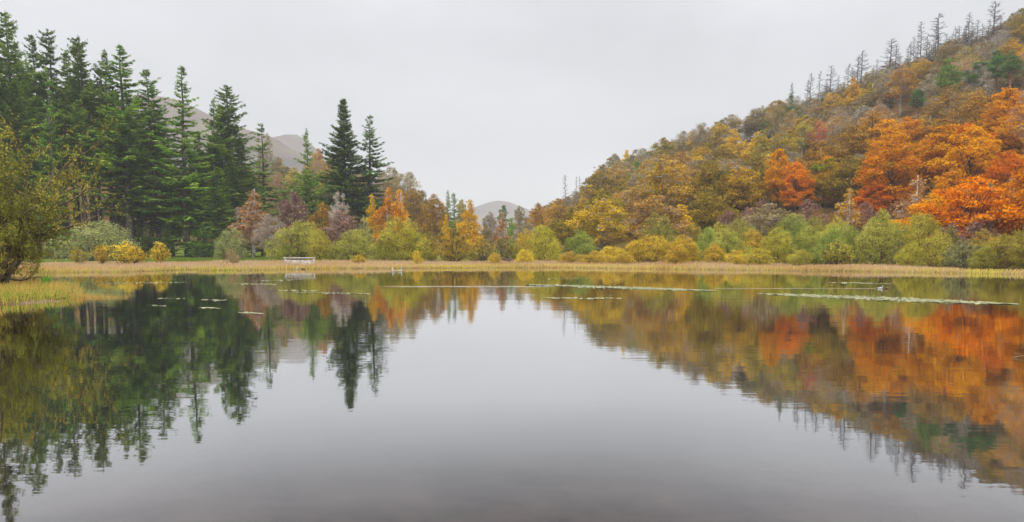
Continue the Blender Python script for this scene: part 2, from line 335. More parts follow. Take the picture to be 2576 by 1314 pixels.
variant('willow_thin', broad, 3, 'dark_bark', L0, H=6.5, W=7.5, base=.0, nl=40, lr=(.09, .15), nleaf=7500, ls=.16, asp=.45, squash=.85, env='bush', stems=12, trunk_r=.22, twigs=42, twig_r=.022, fuzz=1.15)
variant('shrub', broad, 4, 'pale_twig', L0, H=3., W=3.4, base=.0, nl=30, lr=(.08, .18), nleaf=5500, ls=.12, asp=.55, squash=.9, env='bush', stems=9, trunk_r=.09, twigs=34, twig_r=.012, fuzz=1.35)
variant('shrub_airy', broad, 3, 'dark_bark', L0, H=3., W=3.4, base=.22, nl=20, lr=(.1, .16), nleaf=2300, ls=.13, asp=.6, squash=.8, env='dome', stems=8, trunk_r=.1, twigs=24, twig_r=.014, fuzz=1.15)
variant('dead_shrub', broad, 1, 'pale_twig', L0, H=2.2, W=2.8, base=.0, nl=24, lr=(.12, .2), nleaf=60, ls=.1, squash=.9, env='bush', stems=12, trunk_r=.1, twigs=34, twig_r=.014)
# ------------------------------------------------------------------ placing things
LOC = {}
THINGS = []
def top_obj(name, loc, label, cat, group=None, rz=0.):
    o = bpy.data.objects.new(name, None); COL.objects.link(o); o.location = loc; o.rotation_euler = (0, 0, rz); o.empty_display_size = .3
    o['label'] = label; o['category'] = cat
    if group: o['group'] = group
    return o
def part(name, me, parent, mat=None):
    o = bpy.data.objects.new(name, me); COL.objects.link(o); o.parent = parent
    if mat is not None:
        o.material_slots[0].link = 'OBJECT'; o.material_slots[0].material = mat
    return o
def setting(name, me, kind, label=None, cat=None):
    o = bpy.data.objects.new(name, me); COL.objects.link(o); o['kind'] = kind
    if label: o['label'] = label
    if cat: o['category'] = cat
    return o
KIND = {'fir': ('fir_tree', 'tree'), 'fir_open': ('fir_tree', 'tree'), 'fir_bare': ('fir_tree', 'tree'), 'spruce': ('spruce_tree', 'tree'), 'fir_round': ('fir_tree', 'tree'), 'fir_small': ('fir_tree', 'tree'),
  'dead': ('dead_tree', 'dead tree'), 'oak': ('oak_tree', 'tree'), 'maple': ('maple_tree', 'tree'), 'sparse': ('thin_tree', 'tree'), 'bare': ('bare_tree', 'tree'), 'birch': ('birch_tree', 'tree'), 'birch_sparse': ('birch_tree', 'tree'),
  'birch_bare': ('birch_tree', 'tree'), 'pine': ('pine_tree', 'tree'), 'willow': ('willow_bush', 'bush'), 'willow_thin': ('willow_bush', 'bush'), 'shrub': ('shrub', 'shrub'), 'shrub_airy': ('shrub', 'shrub'), 'dead_shrub': ('dead_shrub', 'shrub')}
COUNT = {}
rg = random.Random(11)
def tree(sp, px, top, wpx, D, pal, label, group, lm=None, bottom=None, bark=None, var=None):
    """px, top: picture position of the tip; wpx: crown width; D distance, or bottom: where the foot meets the ground"""
    if D is None:
        D = hit(px, bottom) or 250.
    X, Y, Z = at(px, top, D); b = ground(X, Y); H = max(Z - b, 1.); W = wpx/F*D
    if sp.startswith('birch'): W *= 1.3
    k = COUNT.get(sp, 0) if var is None else var; COUNT[sp] = COUNT.get(sp, 0) + 1
    tm, cm, H0, W0 = VAR[sp][k % len(VAR[sp])]
    o = top_obj(KIND[sp][0], (X, Y, b), label, KIND[sp][1], group, rg.uniform(0, 6.28))
    o.scale = (W/W0, W/W0, H/H0)
    if sp.startswith(('fir', 'dead', 'birch')): o.rotation_euler = (rg.gauss(0, .018), rg.gauss(0, .018), o.rotation_euler[2])
    part('trunk', tm, o, BARK[bark] if bark else None)
    if sp == 'dead': part('branches', cm, o)
    else: part('crown', cm, o, LEAF[pal])
    THINGS.append(dict(o=o, X=X, Y=Y, px=px, py=(top + project(X, Y, b)[1])/2, top=top, lm=lm, sp=sp, pal=pal, W=W))
    return o
# ------------------------------------------------------------------ the setting
def ground_mat():
    m, nt, out, N = newmat('ground'); L = nt.links.new
    a = N('Attribute', attribute_name='zone'); tc = N('TexCoord')
    n = N('TexNoise'); n.inputs['Scale'].default_value = .35; n.inputs['Detail'].default_value = 8; n.inputs['Roughness'].default_value = .7
    L(tc.outputs['Object'], n.inputs[0])
    def ramp(cs, pos=(.35, .65)):
        r = N('ValToRGB'); e = r.color_ramp.elements; e[0].color = lin(cs[0]) + [1]; e[1].color = lin(cs[1]) + [1]; e[0].position, e[1].position = pos
        L(n.outputs[0], r.inputs[0]); return r
    bed = ramp(('#5c4e46', '#b09a88'), (.38, .68)); grass = ramp(('#4e6026', '#6e7432')); litter = ramp(('#3c2f20', '#75562f')); deep = ramp(('#1d2a14', '#2c3a1c'))
    sep = N('SeparateColor'); L(a.outputs['Color'], sep.inputs[0])
    def mix(f, x, y):
        k = N('MixRGB'); L(f, k.inputs[0]); L(x, k.inputs[1]); L(y, k.inputs[2]); return k.outputs[0]
    c = mix(sep.outputs[1], grass.outputs[0], litter.outputs[0]); c = mix(sep.outputs[0], bed.outputs[0], c); c = mix(sep.outputs[2], c, deep.outputs[0])
    b = N('BsdfDiffuse'); L(c, b.inputs[0]); L(b.outputs[0], out.inputs[0])
    return m
xs = np.concatenate([[-3200, -2000, -1300, -800, -550, -420, -340], np.arange(-280, -70, 6.), np.arange(-70, 80, 1.6), np.arange(80, 290, 5.), [340, 420, 550, 800, 1300, 2000, 3200]])
ys = np.concatenate([[-800, -300, -120, -60, -30], np.arange(-18, 90, 1.2), np.arange(90, 150, 2.), np.arange(150, 480, 5.), [500, 560, 640, 760, 950, 1300, 2000, 3200]])
GX, GY = np.meshgrid(xs, ys); GZ = terrain(GX, GY)
g = MB(); nx, ny = len(xs), len(ys)
i = (np.arange(ny - 1)[:, None]*nx + np.arange(nx - 1)[None]).ravel()
g.add(np.stack([GX, GY, GZ], -1).reshape(-1, 3), np.stack([i, i + 1, i + nx + 1, i + nx], -1))
gm = g.mesh('ground', ground_mat(), True)
sh = (GY - np.interp(GX, SX, SY)).ravel()
zone = np.zeros((nx*ny, 4), np.float32); zone[:, 3] = 1
isl = (islet(GX, GY) < 1.15).ravel(); zone[:, 0] = np.maximum(sm(sh/.6 + .3), isl)
wood = sm((GZ.ravel() - 1.2)/3); rightside = (GX.ravel() > 8); zone[:, 1] = np.maximum(np.maximum(wood, 1 - sm((sh - 22)/8)), np.where(rightside, .7, 0)); zone[isl, 1] = .75
zone[:, 2] = sm((-GZ.ravel() - .55)/.42)*(sh < 0)
ca = gm.color_attributes.new('zone', 'FLOAT_COLOR', 'POINT'); ca.data.foreach_set('color', zone.ravel())
setting('ground', gm, 'structure')
# water
def water_mat():
    m, nt, out, N = newmat('lake_water'); L = nt.links.new
    tc = N('TexCoord'); geo = N('SeparateXYZ'); L(tc.outputs['Object'], geo.inputs[0])
    def noise(sc, s, d=2.):
        mp = N('Mapping'); mp.inputs['Scale'].default_value = sc; L(tc.outputs['Object'], mp.inputs[0])
        n = N('TexNoise'); n.inputs['Scale'].default_value = s; n.inputs['Detail'].default_value = d; L(mp.outputs[0], n.inputs[0]); return n.outputs[0]
    def math_(op, a, b=None, c=None):
        k = N('Math', operation=op)
        for q, v in enumerate((a, b, c)):
            if v is None: continue
            if isinstance(v, (int, float)): k.inputs[q].default_value = v
            else: L(v, k.inputs[q])
        return k.outputs[0]
    small = noise((.5, 1.5, 1), 2.4, 3.); big = noise((.10, .35, 1), 1., 2.); patch = noise((.02, .05, 1), 1.)
    # ripples left by the swimming birds and a line of breeze
    def band(y, hw, x0, x1, soft=1.):
        dy = math_('ABSOLUTE', math_('SUBTRACT', geo.outputs[1], y)); a = math_('SUBTRACT', 1., math_('DIVIDE', dy, hw), None); a = math_('MAXIMUM', a, 0.)
        bx = N('MapRange'); L(geo.outputs[0], bx.inputs[0]); bx.inputs[1].default_value = x0; bx.inputs[2].default_value = x0 + soft
        cx = N('MapRange'); L(geo.outputs[0], cx.inputs[0]); cx.inputs[1].default_value = x1; cx.inputs[2].default_value = x1 - soft
        return math_('MULTIPLY', a, math_('MULTIPLY', bx.outputs[0], cx.outputs[0]))
    b1 = band(on_water(1150, 721)[1], .55, on_water(940, 721)[0], on_water(1420, 721)[0], 1.6)
    b2 = band(on_water(2000, 726)[1], .16, on_water(1780, 726)[0], on_water(2235, 726)[0], .8)
    wk = math_('MULTIPLY', noise((.25, 5., 1), 1.2, 2.), math_('MULTIPLY', noise((.5, .8, 1), 1., 2.), 1.6))
    wv = math_('MULTIPLY', math_('ADD', b1, b2), wk)
    pm = N('MapRange'); L(patch, pm.inputs[0]); pm.inputs[1].default_value = .4; pm.inputs[2].default_value = .65; pm.inputs[3].default_value = .45; pm.inputs[4].default_value = 1.3
    hgt = math_('ADD', math_('MULTIPLY', math_('ADD', math_('MULTIPLY', small, WSM), math_('MULTIPLY', big, WBG)), pm.outputs[0]), math_('MULTIPLY', wv, .06))
    bp = N('Bump'); bp.inputs['Strength'].default_value = 1.; bp.inputs['Distance'].default_value = 1.; L(hgt, bp.inputs['Height'])
    fr = N('LayerWeight'); fr.inputs[0].default_value = .5; rc = N('ValToRGB'); e = rc.color_ramp.elements
    e[0].position = 0; e[0].color = (.03, .03, .03, 1); e[1].position = 1; e[1].color = (.985, .985, .985, 1)
    for p, v in ((.55, .07), (.62, .15), (.675, .30), (.724, .52), (.785, .73), (.84, .83), (.9, .91)): k = e.new(p); k.color = (v, v, v, 1)
    L(fr.outputs['Facing'], rc.inputs[0])
    gl = N('BsdfGlossy'); gl.inputs['Roughness'].default_value = WROUGH; gl.inputs['Color'].default_value = (.96, .96, .97, 1); L(bp.outputs[0], gl.inputs['Normal'])
    tr = N('BsdfTransparent'); tr.inputs[0].default_value = (.45, .43, .44, 1)
    mx = N('MixShader'); L(rc.outputs[0], mx.inputs[0]); L(tr.outputs[0], mx.inputs[1]); L(gl.outputs[0], mx.inputs[2]); L(mx.outputs[0], out.inputs[0])
    return m
WSM, WBG, WIOR, WROUGH = .0022, .010, 1.6, .018
w = MB(); w.add([(-160, -30, 0), (160, -30, 0), (160, 110, 0), (-160, 110, 0)], [(0, 1, 2, 3)])
setting('water', w.mesh('water', water_mat()), 'structure')
# far fells
def fell_mat():
    m, nt, out, N = newmat('fell_heather'); L = nt.links.new
    tc = N('TexCoord'); n = N('TexNoise'); n.inputs['Scale'].default_value = .011; n.inputs['Detail'].default_value = 9; n.inputs['Roughness'].default_value = .68; L(tc.outputs['Object'], n.inputs[0])
    r = N('ValToRGB'); e = r.color_ramp.elements; e[0].position = .36; e[0].color = lin('#4a4440') + [1]; e[1].position = .66; e[1].color = lin('#86705e') + [1]
    k = e.new(.52); k.color = lin('#6c5a50') + [1]; k = e.new(.59); k.color = lin('#66623e') + [1]
    L(n.outputs[0], r.inputs[0]); b = N('BsdfDiffuse'); L(r.outputs[0], b.inputs[0]); L(b.outputs[0], out.inputs[0]); return m
FM = fell_mat()
def fell(pts, D, depth, seed, drop=45., amp=1.):
    """hill whose skyline runs through picture points PTS when seen from the shore at distance D"""
    gg = np.random.default_rng(seed); P = np.array([at(a, b, D) for a, b in pts]); X = np.linspace(P[0, 0], P[-1, 0], 150); top = np.interp(X, P[:, 0], P[:, 2])
    for f in (.9, .37, .21, .11): top = top + amp*.22*np.sin(X/ (D*.012*f*3) + gg.uniform(0, 6))*f*D/250
    T = np.linspace(-1, 1.2, 46); A, B = np.meshgrid(X, T); top2 = np.interp(A, X, top)
    prof = np.where(B < 0, np.clip(1 + B, 0, 1)**.8, 1 - .25*B**2); ph = gg.uniform(0, 6, 8)
    nz = sum(np.sin(A/(D*.02*q) + ph[k] + 2*B)*np.sin(B*9/q + ph[k + 4])*q for k, q in enumerate((1., .5, .27, .15)))
    Z = -2 + (top2 + 2)*prof + amp*nz*D/260*np.clip(-B*4, 0, 1)*np.clip(1 + B, 0, 1)
    Y = D + B*depth
    m = MB(); nx = len(X); i = (np.arange(len(T) - 1)[:, None]*nx + np.arange(nx - 1)[None]).ravel()
    m.add(np.stack([A, Y, Z], -1).reshape(-1, 3), np.stack([i, i + 1, i + nx + 1, i + nx], -1))
    return setting('hills', m.mesh('hills', FM, True), 'structure')
fell([(-200, 330), (150, 300), (300, 250), (340, 236), (385, 238), (430, 246), (480, 264), (520, 286), (570, 312), (620, 326), (680, 344), (720, 372), (770, 392), (830, 408), (900, 432), (1000, 470), (1100, 520), (1200, 590)], 1300, 330, 3)
fell([(600, 420), (660, 372), (685, 345), (715, 338), (745, 339), (765, 352), (800, 385), (850, 420), (950, 470), (1050, 540)], 1900, 260, 5)
fell([(1050, 600), (1120, 560), (1180, 527), (1205, 518), (1230, 509), (1255, 505), (1280, 509), (1310, 519), (1340, 530), (1400, 548), (1500, 590)], 2700, 330, 6, amp=.6)
# ------------------------------------------------------------------ left stand of firs
G1 = 'tall conifers in the left stand'
for t in [
 ('fir', 26, 32, 118, 132, 'fir', 'tallest dark fir at the far left, its thin top rising above all others', 'tallest left fir'),
 ('fir', -66, -72, 130, 128, 'fir', 'very tall fir outside the left edge, mirrored in the lake corner', None),
 ('fir', -12, 80, 120, 140, 'fir_deep', 'dark fir cut by the left edge of the photo', None),
 ('fir', 46, 100, 110, 150, 'fir_light', 'paler fir just behind and right of the tallest fir', None),
 ('fir', 92, 89, 112, 146, 'fir_deep', 'deep green fir with a bushy pointed top, second clear tip from the left', 'second left fir'),
 ('fir_bare', 132, 78, 108, 150, 'fir_deep', 'tall fir with an airy see-through top right of the second tip', None),
 ('fir_open', 115, 170, 78, 128, 'fir_light', 'slender yellow-green fir standing in front of the dark stand', 'slender light fir'),
 ('fir_bare', 165, 121, 100, 158, 'fir', 'fir with a short blunt top between two taller airy tops', None),
 ('fir_bare', 187, 104, 104, 152, 'fir', 'fir with a flat tufted top and long straight bare trunk', None),
 ('fir_bare', 214, 93, 118, 143, 'fir_deep', 'dark fir with a pointed top and tall grey bare trunk above the grey willow', 'grey-trunked fir'),
 ('fir_bare', 258, 125, 92, 150, 'fir_deep', 'thin-topped fir whose bare stem shows through below its tip', None),
 ('fir', 302, 114, 136, 138, 'fir_olive', 'broad olive-green fir with layered boughs in the middle of the stand', 'broad olive fir'),
 ('fir_bare', 379, 176, 104, 146, 'fir', 'narrow fir with a short isolated top against the misty hill', 'narrow fir before the hill'),
 ('fir_open', 453, 168, 138, 140, 'fir_olive', 'ragged lone fir with wide drooping limbs and trunk visible down to the grass', 'ragged lone fir'),
 ('fir_open', 524, 243, 92, 150, 'fir_light', 'shorter light green fir right of the ragged lone fir', None),
 ('fir', 545, 262, 116, 156, 'fir', 'blunt fir squeezed between a shorter and a taller fir', None),
 ('fir', 572, 211, 128, 158, 'fir', 'fir with airy dark top, last tall one at the right end of the stand', 'last tall fir of the stand'),
 ('fir_open', 651, 312, 112, 172, 'fir_olive', 'olive fir with a thin grey top beside the bare hillside birch', 'olive fir by the hill'),
 ('fir_round', 767, 428, 108, 160, 'fir_olive', 'rounded olive-green conifer below a thin conical fir', 'rounded olive conifer'),
 ('fir_small', 769, 320, 74, 205, 'fir_olive', 'lone conical fir on a thin stem, its foliage all near the top', 'lone conical fir'),
 ('spruce', 861, 247, 128, 168, 'fir_deep', 'dense dark green spruce with a perfect cone, tallest tree near the middle', 'dense dark spruce'),
 ('fir_open', 923, 287, 100, 170, 'fir_deep', 'thin one-sided fir leaning close to the right of the dense spruce', 'thin fir by the spruce'),
]:
    sp, px, top, wp, D, pal, lab, lm = t; tree(sp, px, top, wp, D, pal, lab, G1, lm)
G1b = 'dark firs filling the back of the left stand'
for n_, (px, top, D, wp, lab) in enumerate([(70, 190, 138, 100, 'dark fir filling the stand below the second left tip'), (15, 205, 128, 110, 'low dark fir under the tallest left fir'), (150, 235, 160, 95, 'shaded fir behind the slender light fir'),
   (238, 205, 162, 95, 'shaded fir behind the grey-trunked fir'), (280, 225, 154, 95, 'shaded fir left of the broad olive fir'), (338, 235, 158, 100, 'shaded fir filling between the broad olive fir and the narrow fir'),
   (405, 330, 158, 90, 'half-height fir between the narrow fir and the ragged lone fir'), (490, 330, 152, 96, 'half-height fir right behind the ragged lone fir'), (602, 345, 160, 84, 'half-height fir at the right foot of the stand'), (195, 250, 134, 90, 'fir with bare lower trunk in front of the grey trunks'), (-45, 150, 130, 120, 'dark fir half outside the left edge'), (548, 420, 136, 80, 'low young fir left of the russet birches')]):
    tree('fir_bare' if n_ in (2, 3, 4, 5, 9) else 'fir', px, top, wp, D, ('fir', 'fir_deep', 'fir')[n_ % 3], lab, G1b)
for n_, (px, top, D, wp, lab) in enumerate([(100, 210, 152, 100, 'fir hidden behind the second left tip'), (40, 260, 148, 110, 'low fir between the tallest fir and the near tree'), (142, 262, 150, 84, 'fir with long bare stem behind the slender light fir'), (178, 225, 146, 90, 'fir behind the blunt-topped fir'),
   (225, 240, 150, 90, 'fir below the twin tufted tops'), (268, 210, 148, 100, 'fir right behind the grey-trunked fir'), (320, 255, 152, 100, 'fir behind the right flank of the broad olive fir'), (365, 290, 152, 90, 'fir left of the narrow fir before the hill'), (425, 400, 150, 90, 'low fir left of the ragged lone fir'), (505, 390, 146, 84, 'low fir right of the ragged lone fir'), (580, 400, 152, 90, 'low fir under the last tall fir'), (630, 430, 160, 76, 'low fir under the olive fir by the hill')]):
    tree('fir_bare' if n_ in (0, 2, 3, 4, 5) else 'fir', px, top, wp, D, ('fir_deep', 'fir', 'fir_olive')[n_ % 3], lab, G1b)
for px, top, wp, D, lab in [(512, 560, 40, 128, 'little dark fir beside the foot of the ragged lone fir'), (345, 520, 62, 140, 'low fir boughs between the willow and the ragged lone fir'), (300, 505, 56, 150, 'small dark fir hidden behind the grey willow'), (418, 560, 46, 134, 'little dark fir left of the ragged lone fir'), (488, 585, 34, 126, 'tiny fir right beside the lone trunk'), (536, 560, 48, 132, 'small dark fir left of the round grey willow'), (606, 545, 50, 134, 'small dark fir right of the round grey willow'), (370, 565, 50, 136, 'small dark fir above the slim yellow sapling')]:
    tree('fir_small', px, top, wp, D, 'fir_deep', lab, 'small firs at the foot of the stand')
# ------------------------------------------------------------------ woods left of the gap
G2 = 'autumn trees along the far left shore'
for t in [
 ('birch_sparse', 632, 478, 92, 132, 'red_birch', 'russet birch at the right foot of the fir stand', 'russet birch', 'birch_bark'),
 ('birch_sparse', 600, 520, 60, 138, 'pink_brown', 'thin reddish birch close against the last firs', None, None),
 ('bare', 676, 536, 84, 120, 'pink_brown', 'pinkish almost bare tree with two dark trunks above the reeds', 'pinkish bare tree', 'grey_bark'),
 ('bare', 738, 482, 118, 150, 'pink_brown', 'wide purple-brown leafless crown left of the tan oak', 'purple-brown bare crown', 'purple_twig'),
 ('oak', 811, 508, 80, 140, 'rust', 'small orange-tan oak in front of the dense spruce', 'orange-tan oak', None),
 ('bare', 849, 482, 58, 140, 'pink_brown', 'dead white branching tree against the dense spruce', 'white dead tree', 'birch_bark'),
 ('birch_bare', 862, 528, 96, 132, 'purple_brown', 'purplish bare bush-like tree right of the tan oak', None, 'purple_twig'),
 ('birch', 938, 488, 46, 145, 'yellow_birch', 'yellow birch standing left of the bright orange birch', 'yellow birch', None),
 ('birch', 972, 470, 66, 140, 'orange_birch', 'bright orange birch, left half of the glowing pair', 'bright orange birch', None),
 ('birch', 1002, 476, 62, 142, 'orange_birch', 'bright orange birch, right half of the glowing pair', 'second orange birch', None),
 ('willow', 982, 533, 30, 122, 'willow_green', 'small dark green round bush below the orange birches', None, None),
 ('birch_sparse', 918, 545, 36, 118, 'willow_olive', 'thin olive birch with pale stems between willows', None, None),
 ('sparse', 984, 418, 66, 255, 'olive_oak', 'thin skyline tree with airy crown right of the thin fir', 'airy skyline tree', None),
 ('sparse', 1022, 430, 66, 252, 'olive_oak', 'thin skyline tree, second one right of the thin fir', 'second airy skyline tree', None),
 ('sparse', 956, 424, 54, 262, 'purple_brown', 'purplish skyline tree touching the thin fir', None, None),
 ('oak', 1040, 470, 80, 215, 'brown_oak', 'dull brown oak behind the orange birches', None, None),
 ('oak', 1060, 476, 44, 255, 'olive_oak', 'olive crown on the skyline left of the brown round oak', None, None),
 ('oak', 1092, 486, 84, 165, 'brown_oak', 'round brown oak left of the two small spruces', 'round brown oak', None),
 ('fir_small', 1125, 478, 38, 205, 'fir_olive', 'small dark spruce, left of two above the brown oak', 'left small spruce', None),
 ('fir_small', 1147, 484, 40, 200, 'fir_olive', 'small dark spruce, right of two above the brown oak', 'right small spruce', None),
 ('oak', 1160, 500, 44, 195, 'yellow_green', 'yellow-green tree behind the white-stemmed birch', None, None),
 ('birch', 1123, 538, 30, 120, 'yellow_birch', 'small yellow birch between the big willow and the orange birch', 'small yellow birch', None),
 ('birch', 1183, 501, 58, 118, 'gold_birch', 'orange birch with a white stem and thin bare tip at the valley mouth', 'white-stemmed orange birch', None),
 ('birch_sparse', 1261, 528, 42, 118, 'red_birch', 'thin russet birch with long white stem in the middle of the gap', 'thin russet birch', None),
 ('oak', 1222, 566, 40, 190, 'olive_oak', 'low olive tree just right of the white-stemmed birch', None, None),
 ('bare', 1238, 560, 44, 190, 'dull_brown', 'grey bare tree with pale limbs in the valley gap', None, 'grey_bark'),
 ('pine', 1266, 515, 28, 260, 'pine_dark', 'small flat-topped pine under the distant peak', 'flat-topped pine', None),
 ('oak', 1234, 532, 40, 290, 'dull_brown', 'dull far tree left of the flat-topped pine', None, None),
 ('oak', 1306, 517, 46, 250, 'dull_brown', 'brown-green round tree right of the flat-topped pine', 'round tree by the gap', None),
 ('oak', 1285, 548, 34, 190, 'fir_olive', 'dark olive tree low in the valley gap', None, None),
 ('sparse', 660, 356, 30, 330, 'dull_brown', 'grey tree on the slope left of the bare white birch', None, None),
 ('birch_bare', 674, 334, 30, 330, 'dull_brown', 'leafless white birch standing alone on the hillside', 'lone hillside birch', 'birch_bark'),
]:
    sp, px, top, wp, D, pal, lab, lm, bk = t; tree(sp, px, top, wp, D, pal, lab, G2, lm, bark=bk)
G2b = 'trees on the slope behind the fir stand'
bk_ = [('gold_oak', 'golden'), ('rust', 'rusty'), ('dull_brown', 'grey-brown'), ('olive_oak', 'olive'), ('orange', 'orange'), ('brown_oak', 'brown'), ('yellow_green', 'yellow-green')]
SLOPE = []
for n_, (px, top) in enumerate([(640, 440), (690, 430), (715, 448), (700, 395), (745, 440), (800, 400), (815, 425), (835, 385), (800, 372), (920, 470), (430, 500), (400, 520), (350, 470), (470, 420), (500, 505), (445, 530), (250, 480), (205, 470), (285, 455), (620, 410), (900, 430), (870, 480), (160, 470), (520, 455), (330, 540), (385, 440), (780, 410), (740, 420), (588, 450)]):
    pal, w_ = bk_[n_ % 7]; D = rg.uniform(205, 262) if top > 440 else rg.uniform(270, 345)
    sp = ('oak', 'sparse', 'oak', 'birch')[n_ % 4]; SLOPE.append((tree(sp, px, top, rg.uniform(46, 66), D, pal, 'x', G2b), w_, sp, px, top))
# shoreline willows, left
G3 = 'willows along the far shore'
for t in [
 ('willow', 245, 546, 162, 108, 'willow_grey', 'big grey-green willow under the dark fir trunks at left', 'big grey willow'),
 ('willow', 571, 571, 86, 110, 'willow_grey', 'rounded grey-green willow behind the dead shrub', 'round grey willow'),
 ('willow', 752, 546, 128, 104, 'willow', 'large dark green willow right behind the white railing', 'willow behind the railing'),
 ('willow', 800, 572, 70, 100, 'willow_olive', 'lower olive flank willow right of the railing', None),
 ('willow', 880, 572, 104, 102, 'willow', 'pale green willow between the railing and the big bright willow', 'pale green willow'),
 ('willow_thin', 912, 552, 60, 108, 'willow_grey', 'thin grey-green willow with pale stems rising behind the pale willow', None),
 ('willow', 972, 568, 80, 100, 'willow', 'left green flank of the big bright willow, lower and greener', None),
 ('willow', 1026, 542, 124, 97, 'willow_bright', 'big bright yellow-green willow at the centre of the left shore', 'big bright willow'),
 ('willow_thin', 1082, 580, 54, 100, 'willow_olive', 'olive sparse willow just right of the big bright willow', None),
 ('willow_thin', 1142, 570, 96, 95, 'willow_brown', 'brown half-bare willow with dark spreading limbs', 'half-bare brown willow'),
 ('willow_thin', 1212, 600, 74, 98, 'willow_brown', 'low brownish willow under the white-stemmed birch', None),
 ('willow_thin', 1262, 598, 60, 100, 'willow_olive', 'low twiggy willow behind the fallen trunk', None),
 ('willow', 1300, 608, 50, 104, 'willow_olive', 'low olive willow right of the fallen trunk', None),
 ('willow', 1328, 572, 56, 108, 'willow_brown', 'yellowish willow left of the round yellow-green one', None),
 ('willow', 1374, 560, 88, 98, 'willow_bright', 'round yellow-green willow with green crown, first right of the gap', 'round gap willow'),
 ('willow', 1465, 571, 88, 104, 'willow_green', 'neat round green willow below the tall olive oak', 'neat green willow'),
]:
    sp, px, top, wp, D, pal, lab, lm = t; tree(sp, px, top, wp*1.2, D, pal, lab, G3, lm)
# ------------------------------------------------------------------ willows and scrub under the right hill
G4 = 'willows and scrub below the right hillside'
for t in [
 ('willow', 1667, 530, 116, 103, 'willow', 'tall green willow dome below the great golden oak', 'tall green dome'),
 ('willow', 1630, 585, 116, 88, 'willow_brown', 'broad yellow willow thicket right of the neat green willow', 'broad yellow thicket'),
 ('willow', 1722, 588, 104, 87, 'willow_brown', 'golden-yellow willow, right neighbour of the broad yellow thicket', None),
 ('shrub', 1535, 618, 78, 90, 'yellow', 'low yellow scrub between the green willow and the yellow thicket', None),
 ('shrub', 1494, 628, 60, 86, 'willow_brown', 'low golden scrub under the neat green willow', None),
 ('shrub', 1430, 630, 60, 88, 'willow_brown', 'low tawny scrub left of the neat green willow', None),
 ('shrub', 1570, 632, 60, 82, 'willow_brown', 'tawny scrub at the reed edge, left foot of the yellow thicket', None),
 ('shrub', 1318, 626, 48, 90, 'yellow', 'little yellow scrub at the left foot of the round willow', None),
 ('willow', 1778, 566, 74, 96, 'willow_green', 'fresh green willow amid yellow scrub', 'fresh green willow'),
 ('willow', 1800, 608, 72, 84, 'willow_brown', 'tawny willow scrub right under the fresh green willow', None),
 ('willow', 1842, 572, 92, 88, 'willow', 'yellowish-green willow left of the blue-green tall one', None),
 ('willow', 1872, 540, 84, 96, 'willow', 'soft green willow behind, under the left purple birch', None),
 ('shrub', 1902, 622, 76, 78, 'yellow_green', 'low yellow bush at the reeds, middle of the right shore', 'low yellow bush'),
 ('willow', 1956, 568, 92, 84, 'willow_bright', 'yellow-green willow standing forward on the right shore', 'forward yellow-green willow'),
 ('willow', 1990, 528, 96, 92, 'willow_green', 'tall green willow under the red-orange maple', 'willow under the maple'),
 ('willow', 2040, 562, 86, 84, 'willow', 'green willow left of the darker bushy one', None),
 ('willow', 2092, 560, 82, 82, 'willow_green', 'darker green willow below the half-green maple', None),
 ('shrub_airy', 2110, 602, 76, 72, 'willow_olive', 'thin yellow-speckled bush in front of the green willows', 'yellow-speckled bush'),
 ('willow', 2150, 560, 70, 84, 'willow_green', 'dark green bush left of the big domed willow', None),
 ('willow', 2212, 520, 118, 80, 'willow', 'big domed green willow below the spreading orange maple', 'big domed willow'),
 ('willow_thin', 2262, 600, 56, 72, 'willow', 'sparse low willow between the two big domes', None),
 ('willow', 2334, 526, 132, 76, 'willow_olive', 'widest olive-green willow dome on the right shore', 'widest olive dome'),
 ('willow', 2290, 605, 66, 68, 'willow_bright', 'small yellow-green bush in front of the widest dome', None),
 ('willow_thin', 2424, 598, 84, 68, 'willow_grey', 'grey-green low willow right of the widest dome', 'low grey willow'),
 ('willow', 2478, 612, 62, 66, 'willow', 'low green bush second from the right edge', None),
 ('willow', 2525, 582, 108, 66, 'willow_olive', 'dark yellow-green willow near the right edge', 'right edge willow'),
 ('willow', 2592, 560, 90, 66, 'willow_olive', 'olive willow cut by the right edge', None),
 ('willow', 1750, 556, 80, 110, 'willow_olive', 'olive willow behind the golden-yellow willow', None),
 ('willow', 1820, 552, 80, 104, 'willow_bright', 'lime-coloured willow crown left under the purplish birches', None),
 ('willow', 1905, 574, 84, 92, 'willow_brown', 'tawny willow left behind the forward yellow-green one', None),
 ('willow', 2062, 534, 84, 92, 'willow', 'soft green willow crown rising between the maple willow and the darker one', None),
 ('willow', 2120, 540, 80, 88, 'willow_bright', 'lime-green crown behind the darker green willow', None),
 ('willow', 2272, 552, 80, 82, 'willow_green', 'green crown filling the notch between the two big domes', None),
 ('willow_thin', 2392, 568, 76, 78, 'willow_olive', 'olive thin crown right behind the widest dome', None),
 ('willow_thin', 2474, 572, 80, 74, 'willow_brown', 'brownish thin crown behind the low green bush', None),
 ('willow', 1700, 612, 60, 80, 'willow_brown', 'small tawny clump at the reed edge between two yellow willows', None),
 ('shrub', 1860, 626, 60, 77, 'willow_brown', 'low tawny scrub at the reeds left of the low yellow bush', None),
 ('shrub', 2010, 622, 60, 74, 'willow_bright', 'low lime scrub right of the forward yellow-green willow', None),
 ('willow_thin', 1600, 604, 56, 92, 'willow_brown', 'twiggy scrub on the left shoulder of the yellow thicket', None),
]:
    sp, px, top, wp, D, pal, lab, lm = t; tree(sp, px, top, wp*1.16, D, pal, lab, G4, lm)
G5 = 'bare and russet birches above the right willows'
